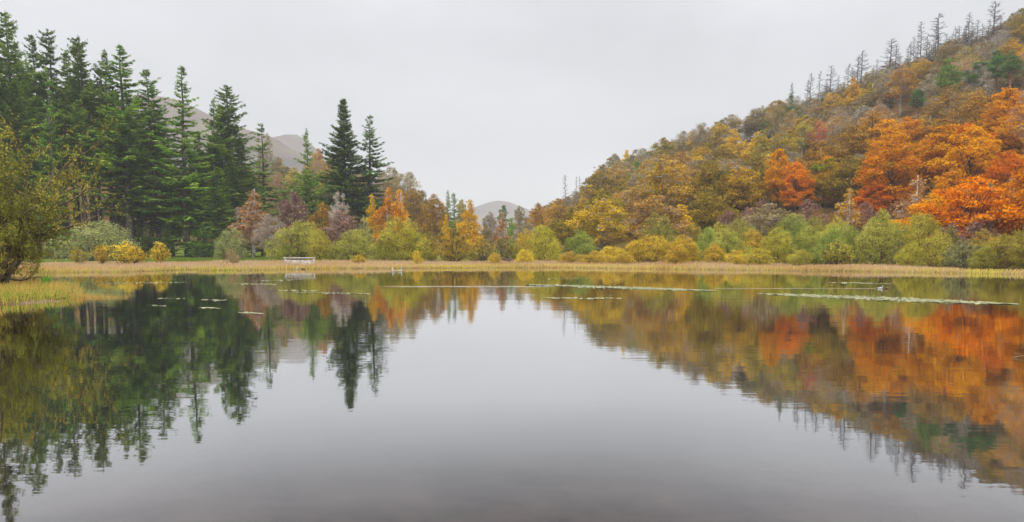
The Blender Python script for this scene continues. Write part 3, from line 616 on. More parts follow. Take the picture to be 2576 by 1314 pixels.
for t in [
 ('birch_bare', 1836, 526, 62, 112, 'purple_brown', 'purplish bare birch left of the second purple one', 'left purple birch', None),
 ('birch_bare', 1924, 500, 68, 110, 'purple_brown', 'purplish bare birch left under the red-orange maple', 'second purple birch', None),
 ('birch_bare', 1885, 520, 54, 114, 'pink_brown', 'brown birch between two purplish birches', None, None),
 ('birch_bare', 2036, 500, 66, 106, 'purple_brown', 'purplish birch with pale stems right under the red-orange maple', 'third purple birch', None),
 ('birch_sparse', 2138, 473, 64, 100, 'gold_birch', 'golden birch with white stems left of the spreading orange maple', 'golden white-stemmed birch', None),
 ('birch_bare', 2180, 505, 58, 100, 'purple_brown', 'purplish birch right of the golden white-stemmed birch', None, None),
 ('birch_sparse', 2309, 446, 82, 96, 'red_birch', 'pinkish-brown birch rising behind the widest olive dome', 'pinkish tall birch', None),
 ('birch_bare', 2268, 500, 60, 98, 'purple_brown', 'purplish bare birch behind the big domed willow', None, None),
 ('birch_sparse', 2434, 466, 80, 88, 'red_birch', 'rust birch above the low grey willow', 'rust birch', None),
 ('birch_bare', 2470, 540, 70, 80, 'purple_brown', 'brownish bare birch under the blue-green pine', None, None),
 ('pine', 2492, 458, 58, 92, 'pine_blue', 'blue-green young pine among orange leaves near the right edge', 'blue-green pine', None),
 ('birch_sparse', 2545, 446, 82, 86, 'red_birch', 'reddish birch with three tall white stems at the right edge', 'reddish right birch', None),
 ('birch_bare', 2395, 560, 56, 80, 'purple_brown', 'low bare birch right behind the widest olive dome', None, None),
 ('birch_sparse', 1715, 560, 40, 108, 'pink_brown', 'pink thin birch right of the tall green dome', None, None),
]:
    sp, px, top, wp, D, pal, lab, lm, bk = t; tree(sp, px, top, wp, D, pal, lab, G5, lm, bark=bk)
# ------------------------------------------------------------------ landmark trees on the right hillside (bottom: where the foot stands)
G6 = 'broadleaf trees on the right hillside'
for t in [
 ('oak', 1680, 398, 158, 570, 'gold_oak', 'great golden-brown oak with visible forked limbs above the green dome', 'great golden oak'),
 ('oak', 1512, 413, 120, 560, 'olive_oak', 'tall olive oak with rounded layers, left third of the hillside', 'tall olive oak'),
 ('oak', 1572, 478, 112, 600, 'russet', 'russet oak between the tall olive oak and the great golden oak', 'russet oak'),
 ('oak', 1470, 500, 84, 610, 'brown_oak', 'brown oak above the neat green willow', None),
 ('oak', 1406, 500, 84, 618, 'russet', 'russet tree low on the left end of the hillside', 'left russet tree'),
 ('oak', 1352, 508, 66, 605, 'rust', 'rusty tree at the left tip of the hillside', None),
 ('oak', 1600, 535, 80, 625, 'brown_oak', 'shadowy brown oak above the yellow thicket', None),
 ('oak', 1790, 395, 130, 560, 'olive_oak', 'spreading olive-gold oak right of the great golden oak', 'spreading olive oak'),
 ('oak', 1872, 420, 116, 545, 'gold_oak', 'dense golden-brown oak left of the bright maple pair', 'dense golden oak'),
 ('oak', 1780, 470, 110, 590, 'olive_oak', 'olive oak with dark trunk low under the spreading olive oak', None),
 ('birch', 1846, 322, 58, 425, 'yellow_birch', 'yellow birch with white stem high on the hillside', 'high yellow birch'),
 ('birch', 1919, 326, 64, 430, 'yellow_green', 'yellow-green birch right of the high yellow birch', 'high yellow-green birch'),
 ('maple', 1962, 372, 84, 525, 'yellow_orange', 'yellow and orange maple, left of the bright pair', 'yellow-orange maple'),
 ('maple', 2006, 404, 90, 530, 'red_orange', 'red-orange maple, right of the bright pair', 'red-orange maple'),
 ('maple', 2078, 392, 118, 520, 'green_gold', 'half-green maple with orange-gold tips right of the red one', 'half-green maple'),
 ('sparse', 2066, 298, 62, 395, 'red', 'thin red cherry tree high in the middle of the hillside', 'thin red cherry'),
 ('oak', 2020, 303, 56, 400, 'yellow_green', 'yellow-green round tree left of the thin red cherry', 'yellow-green round tree'),
 ('maple', 2246, 349, 168, 535, 'deep_orange', 'widely spreading orange maple with green heart and black limbs', 'spreading orange maple'),
 ('maple', 2335, 348, 92, 475, 'orange', 'open orange maple between the two largest maples', 'open orange maple'),
 ('maple', 2452, 312, 178, 520, 'yellow_orange', 'largest golden-orange maple on the right of the hillside', 'largest golden maple'),
 ('maple', 2545, 376, 124, 525, 'red_orange', 'red-orange maple at the right edge of the photo', 'right edge red maple'),
 ('maple', 2548, 294, 110, 420, 'orange', 'orange maple crown above the right edge red maple', 'upper right orange maple'),
 ('maple', 2390, 430, 100, 560, 'deep_orange', 'low orange maple with dark green heart below the largest golden one', None),
 ('maple', 2200, 455, 92, 560, 'red_orange', 'small dark red maple under the spreading orange maple', None),
 ('sparse', 2160, 385, 80, 490, 'dull_brown', 'brownish thin tree between the half-green and the spreading maple', None),
 ('sparse', 2120, 355, 76, 450, 'russet', 'russet thin tree above the half-green maple', None),
 ('oak', 2326, 288, 70, 365, 'gold_oak', 'golden bush-like oak under the small dark pine', 'golden bush oak'),
 ('oak', 2250, 300, 66, 372, 'brown_oak', 'brown tree left of the golden bush oak', None),
 ('birch', 2150, 195, 56, 285, 'yellow_birch', 'yellow birch just below the dead conifers on the crest', 'crest yellow birch'),
 ('birch', 2186, 210, 56, 300, 'yellow_green', 'yellow-green birch right of the crest yellow birch', None),
 ('oak', 2270, 165, 100, 290, 'rust', 'rusty domed oak below the tall dead conifers', 'rusty domed oak'),
 ('sparse', 2215, 255, 70, 340, 'red_birch', 'reddish thin tree on the upper slope', None),
 ('bare', 2178, 262, 90, 365, 'dull_brown', 'grey bare spreading tree in the middle of the upper slope', 'grey spreading tree'),
 ('bare', 2468, 160, 70, 290, 'dull_brown', 'pale bare tree in front of the dark pines', 'pale bare tree'),
 ('sparse', 2440, 215, 76, 300, 'yellow', 'thin yellow-leaved tree beneath the dark pines', 'thin yellow tree'),
 ('oak', 2545, 95, 90, 210, 'gold_oak', 'golden crown near the top right corner', None),
 ('oak', 2572, 18, 70, 120, 'olive_oak', 'dark olive crown at the top right corner on the crest', 'top corner crown'),
 ('oak', 1670, 345, 84, 430, 'olive_oak', 'dark green-gold domed tree on the skyline above the golden oak', 'dark skyline dome'),
 ('sparse', 1722, 328, 64, 405, 'dull_brown', 'thin crowned pale-stemmed tree on the skyline', 'pale-stemmed skyline tree'),
 ('sparse', 1610, 372, 56, 440, 'dull_brown', 'thin skyline tree left of the dark skyline dome', None),
 ('sparse', 1768, 308, 60, 385, 'dull_brown', 'thin grey-brown skyline tree right of the pale-stemmed one', None),
 ('oak', 1905, 270, 84, 345, 'dull_brown', 'umbrella-shaped dull brown tree on the skyline', 'umbrella skyline tree'),
 ('oak', 1958, 252, 62, 325, 'brown_oak', 'dark brown tree on the skyline left of the small spruce', None),
]:
    sp, px, top, wp, bt, pal, lab, lm = t; tree(sp, px, top, wp, None, pal, lab, G6, lm, bottom=bt)
G7 = 'pines and spruces on the right hillside'
for t in [
 ('pine', 2388, 146, 70, 335, 'pine_green', 'tall bright green pine with a long bare pinkish trunk', 'tall green pine'),
 ('pine', 2310, 222, 44, 320, 'pine_dark', 'small dark pine with thin bare trunk left of the tall green pine', 'small dark pine'),
 ('pine', 2510, 124, 60, 265, 'pine_dark', 'dark spreading pine, left of the pair near the top right', 'left dark pine'),
 ('pine', 2546, 127, 56, 262, 'pine_dark', 'dark pine, right of the pair near the top right', 'right dark pine'),
 ('pine', 2464, 152, 64, 285, 'pine_dark', 'lower dark pine leaning beside the pale bare tree', None),
 ('fir_small', 2380, 107, 42, 200, 'fir_deep', 'small dark conifer below the tallest dead trees', 'small crest conifer'),
 ('fir_round', 2070, 248, 46, 318, 'pine_dark', 'rounded dark green pine below the first dead trees', 'rounded dark pine'),
 ('fir_round', 1988, 266, 58, 365, 'pine_green', 'mid-green conical pine left of the yellow-green round tree', 'mid-green pine'),
 ('fir_round', 1942, 288, 40, 345, 'fir_olive', 'green conifer half hidden in brown trees left of the mid-green pine', None),
 ('fir_small', 1996, 205, 24, 262, 'fir_grey', 'small grey spruce standing alone on the crest', 'small crest spruce'),
 ('fir_round', 1600, 405, 36, 480, 'fir_olive', 'green conifer crown peeping over the tall olive oak', None),
]:
    sp, px, top, wp, bt, pal, lab, lm = t; tree(sp, px, top, wp, None, pal, lab, G7, lm, bottom=bt)
G8 = 'dead conifers on the crest of the right hill'
for n_, (px, top, wp, bt, lab) in enumerate([
 (1422, 438, 26, 520, 'dead conifer far left on the skyline, alone above the left russet tree'), (1449, 441, 14, 510, 'thin dead pole left of two on the lower skyline'), (1459, 442, 12, 505, 'thin dead pole right of two on the lower skyline'),
 (2040, 184, 34, 262, 'short dead conifer next right of the small crest spruce'), (2060, 178, 26, 268, 'thin dead conifer with bare lower stem, second after the small spruce'), (2092, 163, 46, 272, 'bushy dead conifer, third after the small crest spruce'), (2080, 206, 26, 268, 'low dead conifer leaning on the third'),
 (2134, 160, 32, 252, 'narrow dead conifer with a one-sided branch'), (2167, 130, 56, 230, 'dense twiggy dead conifer above the crest yellow birch'), (2160, 145, 40, 228, 'shorter twin left behind the dense twiggy dead conifer'),
 (2238, 96, 62, 245, 'tall leaning dead conifer with a hooked tip'), (2254, 111, 46, 225, 'dead conifer close to the right of the hooked one'), (2284, 113, 24, 215, 'thin faint dead conifer in the dip of the crest'), (2304, 92, 28, 210, 'thin dead conifer left of the spiky clump'), (2313, 87, 24, 212, 'thin dead conifer inside the spiky clump'),
 (2322, 54, 40, 200, 'spiky dead conifer with long side branches'), (2357, 64, 44, 196, 'dead conifer left under the tallest one'), (2365, 34, 62, 190, 'tallest dense dead conifer on the crest'), (2397, 80, 24, 178, 'short thin dead conifer right of the tallest one'), (2406, 67, 30, 172, 'dead conifer, left of a close pair'), (2414, 64, 30, 170, 'dead conifer, right of a close pair'),
 (2441, 29, 40, 160, 'feathery dead conifer second from the right'), (2449, 54, 36, 158, 'low dead conifer below the feathery one'), (2501, 6, 74, 145, 'wide-armed dead conifer at the right end, highest in the photo'), (2343, 105, 34, 200, 'low dead conifer between the spiky and the tallest one')]):
    tree('dead', px, top, wp, None, None, lab, G8, bottom=bt, lm={10: 'hooked dead conifer', 15: 'spiky dead conifer', 17: 'tallest dead conifer', 21: 'feathery dead conifer', 23: 'wide-armed dead conifer', 8: 'dense dead conifer', 5: 'bushy dead conifer'}.get(n_))
CREST = [(tree('dead', px, top, wp, None, None, 'x', G8, bottom=bt), 'faint', 'dead', px, (top + bt)/2) for px, top, wp, bt in [(2030, 200, 22, 262), (2110, 190, 22, 258), (2150, 168, 26, 235), (2195, 165, 24, 228), (2208, 150, 26, 226), (2265, 140, 30, 222), (2293, 104, 26, 208), (2334, 84, 28, 198), (2350, 96, 26, 196), (2378, 84, 30, 184), (2388, 92, 26, 182), (2424, 72, 26, 166), (2432, 58, 26, 164), (2460, 50, 30, 156), (2474, 58, 26, 152), (2486, 46, 26, 150), (2520, 40, 30, 140)]]
# ------------------------------------------------------------------ the rest of the wood on the hillside
WORD = {'gold_oak': 'golden-brown', 'olive_oak': 'olive', 'brown_oak': 'brown', 'russet': 'russet', 'rust': 'rusty', 'dull_brown': 'grey-brown', 'purple_brown': 'purplish', 'pink_brown': 'pinkish-brown', 'yellow_green': 'yellow-green', 'yellow_birch': 'yellow', 'red_birch': 'reddish', 'fir_olive': 'olive-green', 'orange': 'orange', 'fir_deep': 'dark green', 'deep_orange': 'orange', 'red_orange': 'red-orange', 'yellow_orange': 'golden-orange', 'gold_birch': 'golden', 'pine_green': 'green'}
SPW = {'oak': 'oak', 'sparse': 'thin tree', 'birch': 'birch', 'birch_sparse': 'birch', 'birch_bare': 'bare birch', 'bare': 'bare tree', 'maple': 'maple', 'fir_round': 'conifer', 'fir_small': 'conifer', 'pine': 'pine', 'dead': 'dead conifer'}
FILL = []
HX = np.array([t['X'] for t in THINGS]); HY = np.array([t['Y'] for t in THINGS]); HW = np.array([t['W'] for t in THINGS])
HSP = [t['sp'] for t in THINGS]
for row, f in enumerate((.02, .13, .24, .35, .46, .57, .68, .79, .9, 1.0, 1.09)):
    px = 1335. + (row % 2)*20
    while px < 2640:
        a = (px - CX)/F; D0, D1 = np.interp(a, HA, HILL[:, 1]), np.interp(a, HA, HILL[:, 2])
        jx = px + rg.uniform(-10, 10); D = D0 + (D1 - D0)*(f + rg.uniform(-.035, .035)); X = (jx - CX)/F*D/CT
        px += rg.uniform(.85, 1.15)*(42 + 8*(.5 - f)) * (1.25 if px < 1500 else 1)
        if D > 330: continue
        dd = np.hypot(HX - X, HY - D)
        if any(d < (2.2 if HSP[k] in ('dead', 'pine') else .33*HW[k] + 2.0) for k, d in enumerate(dd)): continue
        if any(t['sp'] == 'pine' and abs(t['px'] - jx) < 28 and t['Y'] - 30 < D < t['Y'] for t in THINGS): low = .38
        else: low = 1.
        r = rg.random(); up_ = f
        if jx < 1480: pal, sp = rg.choice([('russet', 'oak'), ('brown_oak', 'oak'), ('rust', 'oak'), ('olive_oak', 'oak'), ('dull_brown', 'sparse')])
        elif jx < 1950: pal, sp = rg.choice([('brown_oak', 'oak'), ('olive_oak', 'oak'), ('gold_oak', 'oak'), ('dull_brown', 'sparse'), ('russet', 'oak'), ('yellow_birch', 'birch'), ('brown_oak', 'sparse'), ('olive_oak', 'oak'), ('dull_brown', 'oak'), ('olive_oak', 'sparse')])
        elif up_ > .62: pal, sp = rg.choice([('brown_oak', 'oak'), ('dull_brown', 'sparse'), ('dull_brown', 'sparse'), ('dull_brown', 'oak'), ('brown_oak', 'sparse'), ('olive_oak', 'sparse'), ('olive_oak', 'oak'), ('dull_brown', 'bare'), ('dull_brown', 'oak'), ('gold_oak', 'oak'), ('yellow_birch', 'birch')])
        elif up_ > .3: pal, sp = rg.choice([('rust', 'oak'), ('brown_oak', 'oak'), ('russet', 'sparse'), ('orange', 'sparse'), ('brown_oak', 'oak'), ('dull_brown', 'oak'), ('dull_brown', 'sparse'), ('olive_oak', 'oak'), ('red_birch', 'birch_sparse')])
        else: pal, sp = rg.choice([('deep_orange', 'maple'), ('rust', 'oak'), ('olive_oak', 'oak'), ('red_birch', 'birch_sparse'), ('brown_oak', 'oak'), ('gold_oak', 'oak')])
        if jx > 2180 and f < .4 and low == 1.: pal, sp = rg.choice([('deep_orange', 'maple'), ('yellow_orange', 'maple'), ('orange', 'maple'), ('orange', 'sparse'), ('red_orange', 'maple'), ('rust', 'oak')])
        b = ground(X, D); H = rg.uniform(8, 14)*(1 if jx > 1500 else .8)*low; sp = 'sparse' if low < 1 else sp; W = {'oak': rg.uniform(9.5, 13), 'maple': rg.uniform(9, 12), 'sparse': rg.uniform(8, 11), 'bare': 9, 'birch': 6.5}.get(sp, 6.5)
        ppx, ptop = project(X, D, b + H)
        if f > .85 and jx > 2000: H *= .8; ppx, ptop = project(X, D, b + H)
        pb = project(X, D, b)[1]
        if any(t['sp'] in ('maple', 'oak', 'birch') and t['lm'] and t['Y'] > D and abs(t['px'] - ppx) < .38*t['W']/t['Y']*F + 10 and ptop < t['top'] + (t['py'] - t['top'])*(1.15 if t['sp'] == 'maple' else .8) for t in THINGS): continue
        FILL.append((tree(sp, ppx, ptop, W/D*F, D, pal, 'x', 'trees filling the right hillside wood'), WORD[pal], sp, ppx, (ptop + project(X, D, b)[1])/2))
LMS = [t for t in THINGS if t['lm']]
USED = set(t['o']['label'] for t in THINGS)
def rel(dx, dy):
    ax, ay = abs(dx), abs(dy)
    if ax > 2.2*ay: return 'right of' if dx > 0 else 'left of'
    if ay > 2.2*ax: return 'below' if dy > 0 else 'above'
    return ('lower right of' if dx > 0 else 'lower left of') if dy > 0 else ('upper right of' if dx > 0 else 'upper left of')
for o, w_, sp, px, py in [(a, b, c, d, e) for a, b, c, d, e in SLOPE] + FILL + CREST:
    near = sorted(LMS, key=lambda t: math.hypot(t['px'] - px, (t['py'] - py)*1.1))[:7]
    done = False
    for extra in (False, True):
        for t in near:
            r1 = rel(px - t['px'], py - t['py'])
            cands = [f"{w_} {SPW[sp]} {r1} the {t['lm']}"] if not extra else [f"{w_} {SPW[sp]} {r1} the {t['lm']}, {rel(px - u['px'], py - u['py'])} the {u['lm']}" for u in near if u is not t]
            for c in cands:
                if c not in USED and len(c.split()) <= 16:
                    o['label'] = c; USED.add(c); done = True; break
            if done: break
        if done: break
# ------------------------------------------------------------------ shrubs standing in the marsh
for t in [('shrub_airy', 310, 602, 84, 80, 'yellow', 'largest yellow-leaved shrub on the left reed bank'), ('shrub_airy', 342, 618, 56, 79, 'yellow', 'yellow shrub with dark branching stems, right half of the big clump'), ('shrub_airy', 256, 614, 50, 80, 'willow_brown', 'sparse yellow shrub left of the largest yellow one'),
          ('shrub_airy', 194, 619, 40, 82, 'yellow_green', 'small olive-yellow shrub beside the big near tree'), ('shrub_airy', 398, 607, 48, 83, 'yellow', 'slim yellow sapling shrub standing apart right of the clump'),
          ('dead_shrub', 583, 626, 62, 82, 'pink_brown', 'dead pale tangled shrub in the reeds'), ('shrub', 1050, 630, 38, 83, 'yellow', 'small bright yellow round shrub in front of the big bright willow'), ('shrub_airy', 903, 640, 42, 80, 'yellow', 'tiny yellow shrub low in the reeds right of the railing'),
          ('dead_shrub', 206, 650, 26, 78, 'dull_brown', 'low dead twigs under the small olive-yellow shrub'), ('shrub', 1245, 634, 46, 88, 'willow_brown', 'tawny low shrub beside the fallen trunk')]:
    sp, px, top, wp, D, pal, lab = t; tree(sp, px, top, wp, D, pal, lab, 'shrubs in the marsh')
# ------------------------------------------------------------------ reeds
def blades(gen, X, Y, h, wd, lean, clump, sink=.03):
    n = len(X); Z = terrain(X, Y) - sink; Z = np.maximum(Z, -.12)
    an = gen.uniform(0, PI, n); u = np.stack([np.cos(an), np.sin(an), np.zeros(n)], 1)*(wd/2)[:, None]
    la = gen.uniform(0, 2*PI, n); tip = np.stack([np.cos(la), np.sin(la)], 1)*(lean*h)[:, None]; tip[:, 0] += .12*h
    b = np.stack([X, Y, Z], 1); t = b + np.stack([tip[:, 0], tip[:, 1], h], 1); mid = b*.45 + t*.55 - np.stack([tip[:, 0]*.2, tip[:, 1]*.2, -.05*h], 1)
    V = np.stack([b - u, b + u, mid + u*.8, mid - u*.8, t + u*.12, t - u*.12], 1).reshape(-1, 3)
    o = (np.arange(n)*6)[:, None]; q = np.concatenate([o + [0, 1, 2, 3], o + [3, 2, 4, 5]], 1).reshape(-1, 4)
    return V, q, np.repeat(clump, 2)
gen = np.random.default_rng(5)
def patchy(X, Y, s): return .5 + .5*np.sin(X/s + 1.7*np.sin(Y/s*.8))*np.sin(Y/(s*.7) + 1.3*np.sin(X/s*.6))
m = MB()
n = 110000; px = gen.uniform(-150, 2700, n); X = (px - CX)/F*75; X = X + gen.normal(0, 1, n); sh0 = np.interp(X, SX, SY); s = gen.uniform(0, 1, n)**1.5*np.where(X > 30, 14, 30) - .4; Y = sh0 + s
X = X*Y/75
s = Y - np.interp(X, SX, SY); k = s > -.45; X, Y, s = X[k], Y[k], s[k]; n = len(X)
pt = patchy(X, Y, 5.)
m.add(*blades(gen, X, Y, gen.uniform(.22, .5, n)*(.55 + .75*pt)*(1 + .5*(gen.uniform(0, 1, n) > .96)), gen.uniform(.03, .07, n), gen.uniform(.05, .45, n), None if False else np.clip(.25 + .5*pt + gen.normal(0, .2, n), 0, 1))[:2], None, np.repeat(np.clip(.12 + .62*patchy(X, Y, 3.1) *(.5 + .5*pt) + gen.normal(0, .2, n), 0, 1), 2))
o = setting('reeds', m.mesh('reeds', LEAF['reed']), 'stuff', 'tan dry sedge covering the marsh along the far shore', 'reeds')
m = MB(); n = 26000; px = gen.uniform(-150, 2700, n); X = (px - CX)/F*70; Y = np.interp(X, SX, SY) + gen.uniform(-.5, 1.6, n); pt = patchy(X, Y*0, 7.)
k = gen.uniform(0, 1, n) < .35 + .65*pt; X, Y, pt = X[k], Y[k], pt[k]; n = len(X); c = np.clip(gen.uniform(0, .75, n) + .25*pt, 0, 1)
v, q, a = blades(gen, X, Y, gen.uniform(.2, .42, n), gen.uniform(.03, .06, n), gen.uniform(.05, .4, n), c); m.add(v, q, None, a)
setting('green_reeds', m.mesh('green_reeds', LEAF['reed_green']), 'stuff', 'greenish fringe of sedge at the far waterline', 'reeds')
m = MB(); n = 34000; X = gen.uniform(-42, -14, n); Y = gen.uniform(22, 41, n); q_ = islet(X, Y); k = q_ < 1.13*gen.uniform(.85, 1.06, n); X, Y = X[k], Y[k]; n = len(X); pt = patchy(X, Y, 1.6)
v, q, a = blades(gen, X, Y, gen.uniform(.14, .5, n)*(.65 + .5*pt), gen.uniform(.016, .042, n), gen.uniform(.1, .7, n), np.clip(.15 + .035*(Y - 22)*1.2 + .25*pt + gen.normal(0, .34, n), 0, 1)); m.add(v, q, None, a)
n = 700; X = gen.uniform(-18.4, -15.8, n); Y = 28.4 + gen.normal(0, .3, n); k = gen.uniform(0, 1, n) < 1 - (X + 18.4)/2.7; X, Y = X[k], Y[k]; n = len(X)
v, q, a = blades(gen, X, Y, gen.uniform(.16, .3, n), gen.uniform(.012, .022, n), gen.uniform(.1, .6, n), gen.uniform(.55, .95, n)); m.add(v, q, None, a)
setting('sedge', m.mesh('sedge', LEAF['islet_grass']), 'stuff', 'yellow-green and rusty sedge covering the near left islet', 'grass')
m = MB(); n = 24000; px = gen.uniform(360, 760, n); Y = gen.uniform(104, 150, n); X = (px - CX)/F*Y; v, q, a = blades(gen, X, Y, gen.uniform(.15, .4, n), gen.uniform(.06, .12, n), gen.uniform(.1, .6, n), gen.uniform(0, 1, n)); m.add(v, q, None, a)
setting('grass', m.mesh('grass', LEAF['grass']), 'stuff', 'green meadow grass under the trees of the far shore', 'grass')
# ------------------------------------------------------------------ near tree leaning over the water at the left
def near_tree():
    g = np.random.default_rng(21); tr = MB(); cr = MB()
    st, mi, en, r0, r1 = [], [], [], [], []; tips = []
    def grow(p, d, L, r, lev):
        n = 5; P = [p]; dd = d
        for i in range(n):
            dd = unit(dd + g.normal(0, .13, 3) + np.array([0, 0, .05 if lev < 2 else -.01])); P.append(P[-1] + dd*L/n)
        P = np.array(P)
        if lev <= 1: tr.tube(P, np.linspace(r, r*.45, n + 1), 6 if lev == 0 else 4, False)
        else:
            for i in range(0, n - 1, 2): st.append(P[i]); mi.append(P[i + 1]); en.append(P[min(i + 2, n)]); r0.append(r*(1 - i*.14)); r1.append(r*(1 - (i + 2)*.14))
        if lev == 3: tips.append((P, dd)); return
        for k in range((7, 7, 6)[lev]):
            u = g.uniform(.22, 1.); a = P[min(n, int(u*n))]
            nd = unit(dd*.75 + g.normal(0, .55, 3) + np.array([.0, 0, .14])); grow(a, nd, L*g.uniform(.42, .68), r*.42*(1.15 - .4*u), lev + 1)
    for k in range(9):
        an = (-1.15, -.75, -.4, -.1, .16, .36, .62, 1.12, .05)[k]; d = unit(np.array([math.sin(an)*1.05, g.uniform(-.5, .5), math.cos(an) + .10]))
        grow(np.array([g.normal(0, .35), g.normal(0, .35), -.1]), d, g.uniform(4.6, 6.0)*(1 if abs(an) < .5 else .62), .14, 0)
    tr.twigs(st, mi, en, np.array(r0), np.array(r1))
    C, Dd = [], []
    for P, d in tips:
        k = g.integers(10, 20); u = g.uniform(.1, 1.05, k); c = np.stack([np.interp(u*5, np.arange(6), P[:, j]) for j in range(3)], 1) + g.normal(0, .05, (k, 3)); C.append(c); Dd.append(np.repeat([d], k, 0))
    C = np.concatenate(C); Dd = np.concatenate(Dd); n = len(C); fx = .5 + .5*np.sin(C[:, 0]*1.3 + C[:, 2]*.9)
    cr.leaves(C, unit(Dd + g.normal(0, .7, (n, 3))), unit(g.normal(0, 1, (n, 3)) + (0, 0, .4)), g.uniform(.06, .115, n), g.uniform(.042, .075, n), .4*fx + .3*g.uniform(0, 1, n) + .3*(g.uniform(0, 1, n) > .88))
    return tr, cr
tr, cr = near_tree()
X, Y = -26.4, 34.5
o = top_obj('waterside_tree', (X, Y, ground(X, Y)), 'big many-stemmed tree with sparse yellow leaves leaning over the near left islet', 'tree')
o.scale = (1, 1, 1.27); part('trunk', tr.mesh('trunk', BARK['brown_twig'], True), o); part('crown', cr.mesh('crown', LEAF['near_tree']), o)
# iris clump
m = MB(); g = np.random.default_rng(3); n = 26; an = g.uniform(0, 2*PI, n); le = g.uniform(.45, .8, n)
for k in range(n):
    d = np.array([math.cos(an[k]), math.sin(an[k])])*g.uniform(.1, .6); b = np.array([*(d*.15), 0]); t_ = np.array([*(d*le[k]), le[k]*.85]); md = (b + t_)/2 + (0, 0, .08); w_ = np.array([-d[1], d[0], 0])/(np.linalg.norm(d) + 1e-6)*.022
    m.add([b - w_, b + w_, md + w_, md - w_, t_ + w_*.1, t_ - w_*.1], [(0, 1, 2, 3), (3, 2, 4, 5)], None, [g.uniform(0, 1)]*2)
for k, (px, py, Y) in enumerate([(116, 716, 35.)]):
    x_, y_, z_ = at(px, py, Y); o = bpy.data.objects.new('iris_plant', m.mesh('iris_plant', LEAF['iris'])); COL.objects.link(o); o.location = (x_, y_, ground(x_, y_)); o.scale = (1.1, 1.1, 1.1)
    o['label'] = 'fresh green iris clump behind the near left islet sedge'; o['category'] = 'plant'
# ------------------------------------------------------------------ weathered railing
def beam(m, a, b, w, h):
    a, b = Vector(a), Vector(b); d = (b - a).normalized(); up = Vector((0, 0, 1)) if abs(d.z) < .9 else Vector((0, 1, 0)); s_ = d.cross(up).normalized(); u = s_.cross(d); bev = .18
    R_ = []
    for (p, q) in ((-1, -1 + bev), (-1 + bev, -1), (1 - bev, -1), (1, -1 + bev), (1, 1 - bev), (1 - bev, 1), (-1 + bev, 1), (-1, 1 - bev)): R_.append(s_*p*w/2 + u*q*h/2)
    V = [a + r for r in R_] + [b + r for r in R_]
    m.add([tuple(v) for v in V] + [tuple(a), tuple(b)], [(k, (k + 1) % 8, 8 + (k + 1) % 8, 8 + k) for k in range(8)], [((k + 1) % 8, k, 16) for k in range(8)] + [(8 + k, 8 + (k + 1) % 8, 17) for k in range(8)])
YR = 76.; x0, _, zt = at(714, 649.5, YR); x1 = at(792, 648.5, YR)[0]; WR = x1 - x0; gx = (x0 + x1)/2; gz = ground(gx, YR); hh = zt - gz
rl = top_obj('railing', (x0, YR, gz), 'weathered white timber railing with leaning slats standing in the reeds', 'railing')
def rail_part(name, a, b, w, h):
    m = MB(); beam(m, a, b, w, h); return part(name, m.mesh(name, BARK['weathered_wood']), rl)
rail_part('post', (.16, 0, -.3), (.17, 0, hh - .07), .11, .11); rail_part('post', (WR - .12, 0, -.3), (WR - .10, 0, hh - .07), .11, .11)
rail_part('top_rail', (-.08, 0, hh), (WR + .06, 0, hh + .02), .15, .13)
rail_part('lower_rail', (.24, -.01, hh*.72), (WR*.53, -.01, hh*.70), .06, .12); rail_part('lower_rail', (WR*.53, -.07, hh*.70), (WR - .19, -.05, hh*.70), .06, .09); rail_part('lower_rail', (WR*.57, -.12, hh*.30), (WR - .18, -.12, hh*.31), .05, .06)
for k in range(14):
    x = .30 + k*(WR*.53 - .36)/13; rail_part('slat', (x, -.06, hh*.70), (x + .05, -.06, hh*.1), .06, .03)
for k in range(14):
    x = WR*.54 + k*(WR*.44 - .24)/13; rail_part('slat', (x, -.17, hh*.66), (x + .16, -.17, -.02), .065, .03)
# fence posts in the reeds
LB = ['short fence post left of the dead shrub', 'short fence post right of the dead shrub', 'short fence post midway to the railing', 'stubby fence post just left of the railing', 'fence post under the big bright willow', 'fence post right of the yellow round shrub', 'fence post under the half-bare willow', 'fence post right under the orange birch', 'fence post left of the fallen trunk', 'last fence post right of the fallen trunk']
for k, (px, py, Y) in enumerate([(578 - 24, 660, 74), (733 - 60*0 - 0, 0, 0), (627, 660, 78), (832 - 0, 0, 0), (994, 645, 84), (1096, 645, 84), (1148, 646, 84), (1167, 646, 84), (1188, 646, 84), (1230, 646, 84)]):
    if not Y: px, py, Y = (605, 662, 76) if k == 1 else (702, 657, 80)
    x_, y_, z_ = at(px, py - 5, Y); b = ground(x_, y_); m = MB(); m.tube([(0, 0, -.3), (0, .0, .3), (.02, 0, min(.55, max(.36, z_ - b)))], [.045, .043, .036], 7)
    o = bpy.data.objects.new('fence_post', m.mesh('fence_post', BARK['grey_bark'], True)); COL.objects.link(o); o.location = (x_, y_, b); o['label'] = LB[k]; o['category'] = 'post'; o['group'] = 'old fence posts in the reeds'
